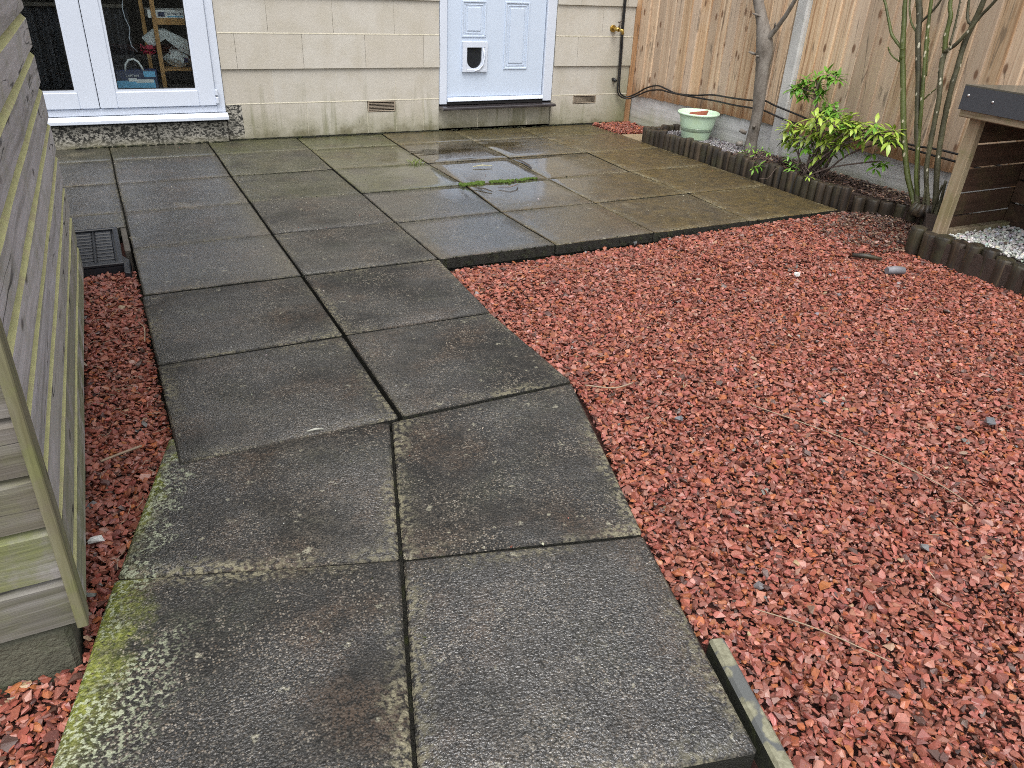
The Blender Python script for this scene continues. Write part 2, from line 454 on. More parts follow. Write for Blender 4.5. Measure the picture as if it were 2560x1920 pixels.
# ------------------------------------------------------------------ mesh helper
class MB:
    def __init__(s):
        s.v, s.f, s.mi, s.sm, s.uv = [], [], [], [], {}
    def quad(s, pts, mi=0):
        b = len(s.v)
        s.v += [tuple(p) for p in pts]
        s.f.append(tuple(range(b, b + len(pts))))
        s.mi.append(mi)
        s.sm.append(False)
    def box(s, x0, x1, y0, y1, z0, z1, mi=0, bev=0.0, skip=()):
        if x0 > x1: x0, x1 = x1, x0
        if y0 > y1: y0, y1 = y1, y0
        if z0 > z1: z0, z1 = z1, z0
        return s.hexa([(x0, y0, z0), (x1, y0, z0), (x1, y1, z0), (x0, y1, z0), (x0, y0, z1), (x1, y0, z1), (x1, y1, z1), (x0, y1, z1)], mi, bev)
    def hexa(s, p, mi=0, bev=0.0):
        bm = bmesh.new()
        vs = [bm.verts.new(q) for q in p]
        for f in ((0, 3, 2, 1), (4, 5, 6, 7), (0, 1, 5, 4), (1, 2, 6, 5), (2, 3, 7, 6), (3, 0, 4, 7)):
            bm.faces.new([vs[i] for i in f])
        if bev:
            bmesh.ops.bevel(bm, geom=list(bm.edges), offset=bev, segments=1, affect='EDGES')
        s.bm(bm, mi)
        return s
    def bm(s, bm, mi=0, smooth=False, mat=None):
        b = len(s.v)
        bm.verts.index_update()
        for v in bm.verts: s.v.append(tuple(mat @ v.co) if mat else tuple(v.co))
        for f in bm.faces:
            s.f.append(tuple(b + v.index for v in f.verts))
            s.mi.append(mi)
            s.sm.append(smooth)
        bm.free()
    def tube(s, pts, rad, n=8, mi=0, smooth=True, caps=True, wob=0.0):
        pts = [Vector(p) for p in pts]
        if not isinstance(rad, (list, tuple)): rad = [rad] * len(pts)
        b = len(s.v)
        up = None
        for i, p in enumerate(pts):
            t = (pts[min(i + 1, len(pts) - 1)] - pts[max(i - 1, 0)]).normalized()
            if up is None:
                up = t.orthogonal().normalized()
            up = (up - t * up.dot(t)).normalized()
            w = t.cross(up)
            for j in range(n):
                a = 2 * math.pi * j / n
                rr = rad[i] * (1 + wob * noise.noise(Vector((p.x * 30 + j * 3.1, p.y * 30, p.z * 30))))
                s.v.append(tuple(p + (up * math.cos(a) + w * math.sin(a)) * rr))
        for i in range(len(pts) - 1):
            for j in range(n):
                s.f.append((b + i * n + j, b + i * n + (j + 1) % n, b + (i + 1) * n + (j + 1) % n, b + (i + 1) * n + j))
                s.mi.append(mi)
                s.sm.append(smooth)
        if caps:
            for st, rev in ((b, True), (b + (len(pts) - 1) * n, False)):
                f = list(range(st, st + n))
                s.f.append(tuple(reversed(f)) if rev else tuple(f))
                s.mi.append(mi)
                s.sm.append(False)
        return s
    def lathe(s, c, prof, n=32, mi=0):
        b = len(s.v)
        for r, z in prof:
            for j in range(n):
                a = 2 * math.pi * j / n
                s.v.append((c[0] + r * math.cos(a), c[1] + r * math.sin(a), c[2] + z))
        for i in range(len(prof) - 1):
            for j in range(n):
                s.f.append((b + i * n + j, b + i * n + (j + 1) % n, b + (i + 1) * n + (j + 1) % n, b + (i + 1) * n + j))
                s.mi.append(mi)
                s.sm.append(True)
        return s
    def prism(s, poly, z0, z1, mi=0):
        n = len(poly)
        b = len(s.v)
        for p in poly: s.v.append((p[0], p[1], z0))
        for p in poly: s.v.append((p[0], p[1], z1))
        area = sum(poly[i][0] * poly[(i + 1) % n][1] - poly[(i + 1) % n][0] * poly[i][1] for i in range(n))
        up = list(range(b + n, b + 2 * n))
        dn = list(range(b, b + n))
        s.f.append(tuple(up if area > 0 else reversed(up)))
        s.f.append(tuple(reversed(dn) if area > 0 else dn))
        for i in range(n):
            q = (b + i, b + (i + 1) % n, b + n + (i + 1) % n, b + n + i)
            s.f.append(q if area > 0 else tuple(reversed(q)))
        s.mi += [mi] * (n + 2)
        s.sm += [False] * (n + 2)
        return s
    def build(s, name, mats, parent=None, origin=None):
        if not isinstance(mats, (list, tuple)): mats = [mats]
        o0 = Vector(origin) if origin is not None else None
        if o0 is None:
            if parent is not None and parent.type == 'EMPTY':
                o0 = Vector((0, 0, 0)) + sum((Vector(v) for v in s.v), Vector()) / max(1, len(s.v))
            elif parent is not None:
                o0 = sum((Vector(v) for v in s.v), Vector()) / max(1, len(s.v))
            else:
                o0 = Vector((0, 0, 0))
        me = bpy.data.meshes.new(name)
        me.from_pydata([tuple(Vector(v) - o0) for v in s.v], [], s.f)
        for m in mats: me.materials.append(m)
        me.polygons.foreach_set('material_index', s.mi)
        me.polygons.foreach_set('use_smooth', s.sm)
        me.update()
        o = bpy.data.objects.new(name, me)
        COL.objects.link(o)
        place(o, o0, parent)
        return o

WLOC = {}
def place(o, loc, parent=None):
    """loc is a world position; parents are never rotated or scaled"""
    loc = Vector(loc)
    if parent is not None:
        o.parent = parent
        o.location = loc - WLOC[parent.name]
    else:
        o.location = loc
    WLOC[o.name] = loc

def tag(o, label, cat, group=None):
    o['label'] = label
    o['category'] = cat
    if group: o['group'] = group
    return o

def thing(name, label, cat, loc, group=None):
    o = bpy.data.objects.new(name, None)
    o.empty_display_size = .05
    COL.objects.link(o)
    place(o, loc)
    return tag(o, label, cat, group)

def struct(o, kind='structure'):
    o['kind'] = kind
    return o

def copy_part(src, loc, parent, rot=None, scale=None):
    o = src.copy()
    COL.objects.link(o)
    place(o, loc, parent)
    if rot is not None: o.rotation_euler = rot
    if scale is not None: o.scale = scale
    return o

def text_part(txt, size, loc, rot, mat, name, parent, extrude=.0006):
    cu = bpy.data.curves.new(name, 'FONT')
    cu.body = txt
    cu.size = size
    cu.extrude = extrude
    cu.align_x = 'CENTER'
    cu.align_y = 'CENTER'
    t = bpy.data.objects.new(name, cu)
    COL.objects.link(t)
    bpy.context.view_layer.update()
    dg = bpy.context.evaluated_depsgraph_get()
    me = bpy.data.meshes.new_from_object(t.evaluated_get(dg))
    bpy.data.objects.remove(t)
    me.materials.clear()
    me.materials.append(mat)
    o = bpy.data.objects.new(name, me)
    COL.objects.link(o)
    place(o, loc, parent)
    o.rotation_euler = rot
    return o

def lerp(a, b, t): return a + (b - a) * t

# ------------------------------------------------------------------ ground
g = MB()
g.quad([(-60, -60, -.2), (60, -60, -.2), (60, 60, -.2), (-60, 60, -.2)])
struct(g.build('ground', MAT['ground']))
YW = -.17                                # face of the house wall

gb = MB().prism([(1.18, -2.86), (3.70, -2.86), (4.06, -3.1), (3.5, -3.45), (3.5, -5.2), (2.3, -7), (.2, -7), (.74, -5.5), (.92, -4.9), (1.16, -4.1)], -.198, -.065)
gb.prism([(-.62, -1.96), (-.012, -1.96), (-.012, -3.9), (-.06, -4.0), (-.32, -4.9), (-.36, -5.15), (-1.4, -5.15), (-1.4, -4.5), (-.6, -4.5)], -.198, -.068)
gb.prism([(3.66, -.18), (4.04, -.18), (4.06, -.66), (3.66, -.66)], -.198, -.03)
struct(gb.build('gravel_base', MAT['redsoil']))

# ------------------------------------------------------------------ patio and path of concrete slabs
def slab(q, parent, z=0.0, thick=.05, tilt=(0, 0), n=9, bevel=.0035, **props):
    """q: corners near-left, near-right, far-right, far-left"""
    T = [0, .012] + [lerp(.012, .988, i / (n - 1)) for i in range(1, n - 1)] + [.988, 1]
    N = len(T)
    q = [Vector((p[0], p[1], 0)) for p in q]
    cx = sum((p for p in q), Vector()) / 4
    V, UV = [], []
    sd = random.random() * 90
    for b in T:
        for a in T:
            p = q[0] * (1 - a) * (1 - b) + q[1] * a * (1 - b) + q[2] * a * b + q[3] * (1 - a) * b
            edge = a in (0, 1) or b in (0, 1)
            corner = a in (0, 1) and b in (0, 1)
            dirc = (cx - p).normalized()
            j = noise.noise(Vector((p.x * 14, p.y * 14, sd))) * .002 + noise.noise(Vector((p.x * 60, p.y * 60, sd))) * .001
            if a in (0, .012, .988, 1) or b in (0, .012, .988, 1):
                p = p + dirc * (abs(j) + (.004 if corner else 0))
            p.z = z + tilt[0] * (p.x - cx.x) + tilt[1] * (p.y - cx.y) + noise.noise(Vector((p.x * 3, p.y * 3, sd))) * .0015
            if edge: p.z -= bevel * (1 + .6 * noise.noise(Vector((p.x * 30, p.y * 30, sd))))
            V.append(p)
            UV.append((a, b))
    F = []
    for i in range(N - 1):
        for j in range(N - 1):
            F.append((i * N + j, i * N + j + 1, (i + 1) * N + j + 1, (i + 1) * N + j))
    ring = [j for j in range(N)] + [i * N + N - 1 for i in range(1, N)] + [(N - 1) * N + j for j in range(N - 2, -1, -1)] + [i * N for i in range(N - 2, 0, -1)]
    b0 = len(V)
    for r in ring:
        V.append(Vector((V[r].x, V[r].y, z - thick)))
        UV.append(UV[r])
    for i in range(len(ring)):
        i2 = (i + 1) % len(ring)
        F.append((ring[i2], ring[i], b0 + i, b0 + i2))
    me = bpy.data.meshes.new('paving_slab')
    o0 = Vector((cx.x, cx.y, 0))
    me.from_pydata([tuple(v - o0) for v in V], [], F)
    ul = me.uv_layers.new(name='UVMap')
    for lp in me.loops: ul.data[lp.index].uv = UV[lp.vertex_index]
    me.materials.append(MAT['slab'])
    me.materials.append(MAT['slabside'])
    me.polygons.foreach_set('material_index', [0 if i < (N - 1) ** 2 else 1 for i in range(len(F))])
    me.polygons.foreach_set('use_smooth', [len(p.vertices) == 4 and i < (N - 1) ** 2 for i, p in enumerate(me.polygons)])
    o = bpy.data.objects.new('paving_slab', me)
    COL.objects.link(o)
    place(o, o0, parent)
    o['olive'] = 0.0
    o['moss'] = 0.0
    o['edge'] = .25
    o['wet'] = 0.0
    o['green'] = 0.0
    o['smooth'] = 0.0
    for a, v in props.items(): o[a] = v
    return o

pb = MB().prism([(-.6, -.165), (3.64, -.165), (3.64, -2.80), (1.19, -2.80), (1.19, -2.83), (.02, -2.83), (.02, -1.92), (-.6, -1.92)], -.198, -.045)
patio = struct(pb.build('patio', MAT['bedding']))
WLOC[patio.name] = Vector((0, 0, 0))
YR = [-.178, -.565, -1.129, -1.694, -2.259, -2.823]
XC = [-.6, 0, .6, 1.2, 1.8, 2.4, 3.0, 3.66]
jx = {}
def colx(i, j):
    if i < 4: return XC[i] + [(0), .002, -.002, .001, 0, .002][j % 6]
    if i == 7: return 3.66 + .008 * j
    return XC[i] + {4: [.03, .02, .015, .03, -.01, .005], 5: [.0, .0, .01, -.015, -.02, -.02], 6: [-.02, -.03, .04, .01, .05, .02]}[i][j]
G = .0035
for j in range(5):
    for i in range(7):
        if i == 0 and j == 3:
            y0, y1 = -1.935, YR[3]
        elif i == 0 and j > 3:
            continue
        else:
            y0, y1 = YR[j + 1], YR[j]
        g0 = G * .5
        gx = .0042 if i in (1, 2, 3) else .0022
        q = [(colx(i, j + 1) + gx, y0 + g0), (colx(i + 1, j + 1) - gx, y0 + g0), (colx(i + 1, j) - gx, y1 - g0), (colx(i, j) + gx, y1 - g0)]
        ol = max(0, min(1, (i - 3.2) * .28)) + (.35 if (j == 0 and i >= 3) else 0) + (.2 if i == 6 else 0)
        if j in (0, 1) and i == 3: ol = .35
        slab(q, patio, z=random.uniform(-.002, .002), tilt=(random.uniform(-.003, .003), random.uniform(-.003, .003)),
             olive=ol, edge=.2 + .5 * (i >= 5), wet=(.3 if i >= 5 else .7) if i >= 3 else (.75 if i < 2 else .35), smooth=.7 if i < 2 else ((.45 if i >= 5 else .8) if i > 2 else .3),
             green={3: .75, 2: .4}.get(i, 0) * (j < 3) + .3 * (j == 0))
pa = MB().prism([(.02, -2.84), (1.16, -2.84), (1.14, -4.0), (1.12, -4.16), (.78, -5.24), (-.29, -4.92), (-.02, -3.95), (.02, -3.9)], -.198, -.045)
path = struct(pa.build('path', MAT['bedding']))
WLOC[path.name] = Vector((0, 0, 0))
Y5, Y6, Y7 = -2.826, -3.43, -4.018
for (x0, x1, x0b, x1b, ya, yb) in ((0, .594, 0, .596, Y5, Y6), (.606, 1.2, .607, 1.166, Y5, Y6), (0, .594, .0, .59, Y6, Y7), (.605, 1.163, .602, 1.172, Y6, Y7)):
    slab([(x0b, yb + .003), (x1b, yb + .003), (x1, ya - .003), (x0, ya - .003)], path, edge=.55, tilt=(random.uniform(-.004, .004), random.uniform(-.003, .003)))
slab([(-.164, -4.391), (.392, -4.574), (.560, -4.023), (-.010, -3.875)], path, z=-.004, edge=.8, moss=.07)
slab([(.400, -4.577), (.944, -4.724), (1.168, -4.0235), (.566, -4.024)], path, z=-.003, edge=.8)
slab([(-.320, -4.957), (.219, -5.132), (.391, -4.579), (-.167, -4.396)], path, z=0, edge=.9, moss=.17, olive=.0)
slab([(.226, -5.135), (.789, -5.28), (.940, -4.730), (.398, -4.583)], path, z=-.002, edge=.5, wet=.6, smooth=.16)
rs = MB().hexa([(-.29, -4.99, -.199), (.74, -5.26, -.199), (.74, -5.20, -.199), (-.29, -4.93, -.199), (-.29, -4.99, -.051), (.755, -5.258, -.051), (.755, -5.20, -.051), (-.29, -4.93, -.051)])
rs.build('riser', MAT['darkmoss'], path)
# sandy strip between manhole and path, and a paver by the far gravel
MB().box(-.028, -.004, -2.27, -1.94, -.19, -.004, 0, .003).build('concrete_strip', m_plain('rough_concrete', (.10, .09, .075), .8, .6, 30, .6, .005), path)

# ------------------------------------------------------------------ rain water in the hollow
def blob(cx, cy, rx, ry, seed, n=90, amp=.4):
    m = MB()
    pts = []
    for i in range(n):
        a = 2 * math.pi * i / n
        w = 1 + amp * noise.fractal(Vector((math.cos(a) * 1.6 + seed, math.sin(a) * 1.6, seed * 1.7)), 1.0, 2.2, 5)
        pts.append((cx + rx * w * math.cos(a), cy + ry * w * math.sin(a), .0035))
    m.quad(pts)
    return m
struct(blob(2.02, -.83, .22, .075, 3, amp=.7).build('puddle', MAT['water']))
struct(blob(2.50, -.72, .26, .075, 8, amp=.7).build('puddle', MAT['water']))

# ------------------------------------------------------------------ house
house = thing('house', 'house of pale stone blocks with white glazed doors and a white panelled back door', 'house', (2, YW, 0))
ZC = [.006, .235, .455, .675, .895, 1.115, 1.335, 1.555, 1.775, 1.995, 2.215]
def breaks(course, x0, x1):
    base = .853 if course % 2 == 0 else 1.072
    xs = [x0]
    b = base - .437 * 12
    while b < x1 - .05:
        if b > x0 + .05: xs.append(b)
        b += .437
    return xs + [x1]
for c in range(10):
    z0, z1 = ZC[c], ZC[c + 1]
    segs = [(-3.2, -.76), (.747, 2.288), (3.268, 4.2)]
    for s0, s1 in segs:
        xs = breaks(c, s0, s1)
        for a, b in zip(xs[:-1], xs[1:]):
            lip0 = lip1 = 0
            if c >= 2:
                lip0, lip1 = ((.014, .007) if c % 2 == 0 else (.007, 0))
            vent = None
            if c == 0 and s0 == .747 and abs(a - (.853 + .437 * 2)) < .02: vent = (1.728, 1.945, .155)
            if c == 0 and s0 == 3.268 and a < 3.5 < b: vent = (3.47, 3.70, .165)
            parts = [(a, b, z0, z1)]
            if vent:
                parts = [(vent[0], vent[1], z0, vent[2])]
                if vent[0] - a > .02: parts.append((a, vent[0], z0, z1))
                if b - vent[1] > .02: parts.append((vent[1], b, z0, z1))
            for (p0, p1, q0, q1) in parts:
                if p1 - p0 < .03: continue
                g2 = .0018
                rough = (c == 0 and p0 < .76 and p1 > .75)
                m = MB()
                yf0, yf1 = YW - lip0 + random.uniform(-.0004, .0004), YW - lip1 + random.uniform(-.0004, .0004)
                gv = .0009
                m.hexa([(p0 + gv, yf0, q0 + g2), (p1 - gv, yf0, q0 + g2), (p1 - gv, YW + .09, q0 + g2), (p0 + gv, YW + .09, q0 + g2),
                        (p0 + gv, yf1, q1 - g2), (p1 - gv, yf1, q1 - g2), (p1 - gv, YW + .09, q1 - g2), (p0 + gv, YW + .09, q1 - g2)], 0, .0005)
                m.build('block', MAT['dash'] if rough else MAT['block'], house)
# mortar backing just behind the block faces
m = MB()
for s0, s1 in ((-3.2, -.762), (.749, 2.287), (3.27, 4.2)):
    MB().box(s0, s1, YW + .0012, YW + .12, .236, 2.215).build('mortar_joint', MAT['mortar'], house)
    e = [s0] + {.749: [1.7285, 1.9445], 3.27: [3.4705, 3.6995]}.get(s0, []) + [s1]
    for q in range(0, len(e), 2):
        MB().box(e[q], e[q + 1], YW + .0012, YW + .12, .01, .2355).build('mortar_joint', MAT['mortar'], house)
    if len(e) > 2: MB().box(e[1], e[2], YW + .0012, YW + .12, .01, .15).build('mortar_joint', MAT['mortar'], house)
    MB().box(s0, s1, YW + .004, YW + .12, -.19, .0095).build('footing', MAT['bedding'], house)
m = MB()
xs = [2.29, 2.62, 3.06, 3.266]
for a, b in zip(xs[:-1], xs[1:]):
    MB().box(a + .003, b - .003, YW + .012, YW + .1, .012, .160, 0, .003).build('block', MAT['block'], house)
MB().box(2.29, 3.266, YW + .016, YW + .12, .012, .162).build('mortar_joint', MAT['mortar'], house)
m = MB()
m.box(-3.2, 4.2, YW + .0, YW + .25, 2.217, 5.2)
m.build('upper_wall', MAT['render'], house)
m = MB()
m.hexa([(-3.4, YW - .3, 5.15), (4.4, YW - .3, 5.15), (4.4, 7.2, 5.15), (-3.4, 7.2, 5.15), (-3.4, 3.4, 7.4), (4.4, 3.4, 7.4), (4.4, 3.6, 7.4), (-3.4, 3.6, 7.4)])
m.build('roof', m_plain('roof_tile', (.16, .09, .07), .8, .4, 6), house)
m = MB()
m.box(4.1, 4.2, YW + .13, 7, -.19, 5.14)
m.box(-3.2, -3.1, YW + .13, 7, -.19, 5.14)
m.box(-3.1, 4.1, 6.9, 7, -.19, 5.14)
m.build('side_wall', MAT['render'], house)
# pebble dashed step under the glazed doors
m = MB()
for a, b in ((-.90, -.33), (-.33, .30), (.30, .742)):
    m.box(a + .001, b - .001, YW - .03, YW + .1, -.1, .132, 0, .006)
m.build('dashed_plinth', MAT['dash'], house)
# splash line of moss where wall meets patio
m = MB()
random.seed(5)
for i in range(420):
    x = random.uniform(-.2, 3.6)
    y = YW - (.034 if x < .74 else .004) - random.random() * .012
    r = random.uniform(.003, .009)
    bm = bmesh.new()
    bmesh.ops.create_icosphere(bm, subdivisions=1, radius=r)
    m.bm(bm, 0, True, Matrix.Translation((x, y, random.uniform(0, .006))) @ Matrix.Diagonal((1.6, 1, .7, 1)))
mo = m.build('moss', MAT['darkmoss'])
mo['kind'] = 'stuff'

for z, yo in ((.675, .0085), (.235, .0012), (1.115, .0085)):
    for s0, s1 in ((-3.2, -.762), (.749, 2.287), (3.27, 4.2)):
        MB().box(s0, s1, YW - yo, YW + .05, z - .0036, z + .0036, 0, .001).build('mortar_ridge', MAT['mortar'], house)
def airbrick(x0, x1, z0, z1, ns):
    m = MB()
    m.box(x0 + .002, x1 - .002, YW + .03, YW + .08, z0, z1 - .004)
    a = m.build('air_brick', MAT['rubber'], house)  # black backing sheet stands in for the shade inside the vent slots
    f = MB()
    t = .006
    f.box(x0 + .002, x1 - .002, YW - .003, YW + .03, z1 - .004 - t, z1 - .004, 0, .001)
    f.box(x0 + .002, x1 - .002, YW - .003, YW + .03, z0, z0 + t, 0, .001)
    f.box(x0 + .002, x0 + .009, YW - .0025, YW + .03, z0 + t, z1 - .004 - t)
    f.box(x1 - .009, x1 - .002, YW - .0025, YW + .03, z0 + t, z1 - .004 - t)
    f.build('frame', MAT['airbrick'], a)
    for i in range(1, ns):
        z = lerp(z0 + t, z1 - .004 - t, i / ns)
        MB().box(x0 + .009, x1 - .009, YW - .001, YW + .03, z - .0017, z + .0017).build('louvre', MAT['airbrick'], a)
airbrick(1.731, 1.942, .158, .233, 6)
airbrick(3.473, 3.697, .168, .233, 6)

# glazed double doors
yf = YW - .012
fd = MB()
fd.box(-.745, -.695, yf, yf + .07, .19, 2.2, 0, .003)
fd.box(.693, .745, yf, yf + .07, .19, 2.2, 0, .003)
fd.box(-.695, .693, yf, yf + .07, 2.14, 2.2, 0, .003)
fd.box(-.695, .693, yf, yf + .07, .19, .232, 0, .003)
glazed = fd.build('glazed_door', MAT['upvc'], house)
def leaf(x0, x1, gx0, gx1, gz0, gz1):
    m = MB()
    y0 = yf - .014
    m.box(x0, gx0, y0, yf + .045, .236, 2.136, 0, .004)
    m.box(gx1, x1, y0, yf + .045, .236, 2.136, 0, .004)
    m.box(gx0, gx1, y0, yf + .045, .236, gz0, 0, .004)
    m.box(gx0, gx1, y0, yf + .045, gz1, 2.136, 0, .004)
    o = m.build('door_leaf', MAT['upvc'], glazed)
    b = MB()
    w = .014
    y1 = y0 + .006
    for t, mi in ((0, 0), (w, 1)):
        tw = w if mi == 0 else .004
        b.box(gx0 + t, gx0 + t + tw, y1, y1 + .02, gz0 + t, gz1 - t, mi)
        b.box(gx1 - t - tw, gx1 - t, y1, y1 + .02, gz0 + t, gz1 - t, mi)
        b.box(gx0 + t + tw, gx1 - t - tw, y1, y1 + .02, gz0 + t, gz0 + t + tw, mi)
        b.box(gx0 + t + tw, gx1 - t - tw, y1, y1 + .02, gz1 - t - tw, gz1 - t, mi)
    b.build('glazing_bead', [MAT['upvc'], MAT['rubber']], glazed)
    p = MB()
    p.box(gx0 + .016, gx1 - .016, y1 + .012, y1 + .016, gz0 + .016, gz1 - .016)
    p.build('pane', MAT['glass'], glazed)
leaf(-.002, .691, .100, .586, .332, 2.03)
leaf(-.693, -.006, -.588, -.112, .332, 2.03)
m = MB()
for z in (.30, 1.2, 1.95):
    m.box(.688, .706, yf - .028, yf - .006, z, z + .035, 0, .003)
    m.box(.688, .706, yf - .03, yf - .006, z - .05, z - .012, 0, .003)
m.build('hinge', MAT['upvc'], glazed)
m = MB()
m.box(.012, .042, yf - .03, yf - .014, 1.0, 1.24, 0, .004)
m.tube([(.027, yf - .03, 1.14), (.027, yf - .065, 1.14), (.13, yf - .065, 1.14)], .009, 8)
m.build('handle', MAT['upvc'], glazed)
m = MB()
m.hexa([(-.80, YW - .075, .150), (.752, YW - .075, .150), (.752, YW + .05, .150), (-.80, YW + .05, .150),
        (-.80, YW - .075, .172), (.752, YW - .075, .172), (.752, YW - .02, .190), (-.80, YW - .02, .190)], 0, .003)
m.build('door_sill', MAT['upvc'], house)

# back door
bd = MB()
bd.box(2.292, 2.352, YW - .006, YW + .07, .192, 2.2, 0, .004)
bd.box(3.182, 3.264, YW - .006, YW + .07, .197, 2.2, 0, .004)
bd.box(2.352, 3.182, YW - .006, YW + .07, 2.13, 2.2, 0, .004)
bdo = bd.build('back_door', MAT['upvc'], house)
m = MB()
yl = YW + .012
m.box(2.356, 3.178, yl, yl + .045, .242, 2.126, 0, .004)
m.build('door_leaf', MAT['doorpaint'], bdo)
def moulding(x0, x1, z0, z1):
    m = MB()
    for i, (t, w, pr) in enumerate(((0, .012, .007), (.024, .006, .004))):
        a0, a1, c0, c1 = x0 + t, x1 - t, z0 + t, z1 - t
        for bx in ((a0, a1, c0, c0 + w), (a0, a1, c1 - w, c1), (a0, a0 + w, c0 + w, c1 - w), (a1 - w, a1, c0 + w, c1 - w)):
            m.box(bx[0], bx[1], yl - pr, yl + .001, bx[2], bx[3], 0, .0022)
    m.box(x0 + .042, x1 - .042, yl - .005, yl + .001, z0 + .042, z1 - .042, 0, .004)
    m.build('panel_moulding', MAT['doorpaint'], bdo)
for x0, x1 in ((2.472, 2.668), (2.826, 3.032)):
    moulding(x0, x1, .436 if x0 > 2.7 else .66, .905)
    moulding(x0, x1, .985, 1.93)
m = MB()
fx0, fx1, fz0, fz1 = 2.476, 2.682, .42, .632
yc = yl - .018
# surround of the cat flap: a plate with a hole rounded at the bottom
hole = [(2.512, .590), (2.512, .50)] + [(2.573 - .061 * math.cos(a), .50 - .055 * math.sin(a)) for a in [math.pi * i / 10 for i in range(1, 10)]] + [(2.634, .50), (2.634, .590)]
outer = []
for (hx, hz) in hole:
    dx, dz = hx - 2.579, hz - .526
    t = min((.103 / abs(dx)) if dx else 9, (.106 / abs(dz)) if dz else 9)
    outer.append((2.579 + dx * t, .526 + dz * t))
# close corners exactly
for i in range(len(hole)):
    i2 = (i + 1) % len(hole)
    m.quad([(outer[i][0], yc, outer[i][1]), (outer[i2][0], yc, outer[i2][1]), (hole[i2][0], yc, hole[i2][1]), (hole[i][0], yc, hole[i][1])])
    m.quad([(hole[i][0], yc, hole[i][1]), (hole[i2][0], yc, hole[i2][1]), (hole[i2][0], yl - .003, hole[i2][1]), (hole[i][0], yl - .003, hole[i][1])])
m.box(fx0, 2.511, yc - .003, yl, fz0, fz1, 0, .003)
m.box(2.66, fx1, yc - .003, yl, fz0, fz1, 0, .003)
m.box(2.511, 2.66, yc - .003, yl, .5905, fz1, 0, .003)
m.box(2.511, 2.66, yc - .003, yl, fz0, .442, 0, .003)
cf = m.build('cat_flap_frame', MAT['upvc'], bdo)
m = MB()
m.quad([(hx, yl - .0035, hz) for hx, hz in hole])
m.build('cat_flap', m_plain('smoked_flap', (.02, .022, .026), .18, .5, 25, .1, coat=.4), bdo)
m = MB()
m.tube([(2.642 - .0, yc - .005, .59), (2.655, yc - .006, .53), (2.642, yc - .006, .47), (2.61, yc - .005, .438), (2.573, yc - .005, .428)], .006, 6)
m.build('cat_flap_seal', MAT['upvc'], bdo)
m = MB()
m.hexa([(2.354, YW - .022, .212), (3.182, YW - .022, .216), (3.182, YW + .05, .212), (2.354, YW + .05, .208), (2.354, YW - .012, .240), (3.182, YW - .012, .241), (3.182, YW + .05, .241), (2.354, YW + .05, .240)], 0, .003)
m.build('weather_bar', MAT['upvc'], bdo)
MB().box(2.353, 3.181, YW - .01, YW + .05, .19, .2085, 0, .001).build('threshold', MAT['rubber'], bdo)
m = MB()
m.hexa([(2.286, YW - .085, .160), (3.272, YW - .085, .164), (3.272, YW + .07, .164), (2.286, YW + .07, .160), (2.29, YW - .082, .180), (3.268, YW - .082, .184), (3.268, YW + .07, .192), (2.29, YW + .07, .188)], 0, .005)
m.build('slate_sill', MAT['slate'], house)
m = MB()
m.box(2.40, 2.43, yl - .012, yl, 1.02, 1.22, 0, .004)
m.tube([(2.415, yl - .012, 1.16), (2.415, yl - .05, 1.16), (2.53, yl - .05, 1.16)], .009, 8)
m.build('handle', MAT['screw'], bdo)

# tap and waste stub
m = MB()
m.tube([(3.79, YW + .0, .735), (3.79, YW - .02, .735)], .026, 16)
m.tube([(3.79, YW - .02, .735), (3.79, YW - .06, .735), (3.80, YW - .085, .732)], [.014, .014, .017], 12)
m.tube([(3.80, YW - .085, .732), (3.82, YW - .105, .728), (3.825, YW - .108, .70)], [.013, .012, .011], 12)
tap = m.build('tap', MAT['brass'], house)
m = MB()
m.tube([(3.80, YW - .08, .745), (3.805, YW - .08, .785)], .007, 8)
m.tube([(3.785, YW - .082, .787), (3.805, YW - .08, .79), (3.822, YW - .078, .80)], [.005, .007, .005], 8)
m.build('tap_handle', MAT['iron'], tap)
m = MB()
m.tube([(3.845, YW + .01, .352), (3.85, YW - .02, .35), (3.856, YW - .035, .338)], [.013, .013, .015], 10)
m.build('waste_stub', MAT['rubber'], house)

# room behind the glazed doors
m = MB()
m.quad([(-1.1, -.10, .17), (.70, -.10, .17), (.70, 2.4, .17), (-1.1, 2.4, .17)])
m.quad([(-1.1, 2.4, .17), (.70, 2.4, .17), (.70, 2.4, 2.3), (-1.1, 2.4, 2.3)])
m.quad([(-1.1, -.1, .17), (-1.1, 2.4, .17), (-1.1, 2.4, 2.3), (-1.1, -.1, 2.3)])
m.quad([(.70, -.1, .17), (.70, -.1, 2.3), (.70, 2.4, 2.3), (.70, 2.4, .17)])
m.quad([(-1.1, -.1, 2.3), (-1.1, 2.4, 2.3), (.70, 2.4, 2.3), (.70, -.1, 2.3)])
m.build('room', MAT['room'], house)
m = MB()
n = 60
for i in range(n):
    xa, xb = lerp(-.62, .30, i / n), lerp(-.62, .30, (i + 1) / n)
    ya = .9 + .03 * math.sin(i * 1.3)
    yb = .9 + .03 * math.sin((i + 1) * 1.3)
    m.quad([(xa, ya, .2), (xb, yb, .2), (xb, yb, .74), (xa, ya, .74)])
tag(m.build('curtain', MAT['roomgrey']), 'dark grey folded curtain hanging behind the glazed doors, low inside the room', 'curtain')
m = MB()
m.box(-.62, .28, .86, .90, .742, .765)
tag(m.build('rail', MAT['iron']), 'thin pale rail across the dark room above the grey curtain', 'rail')
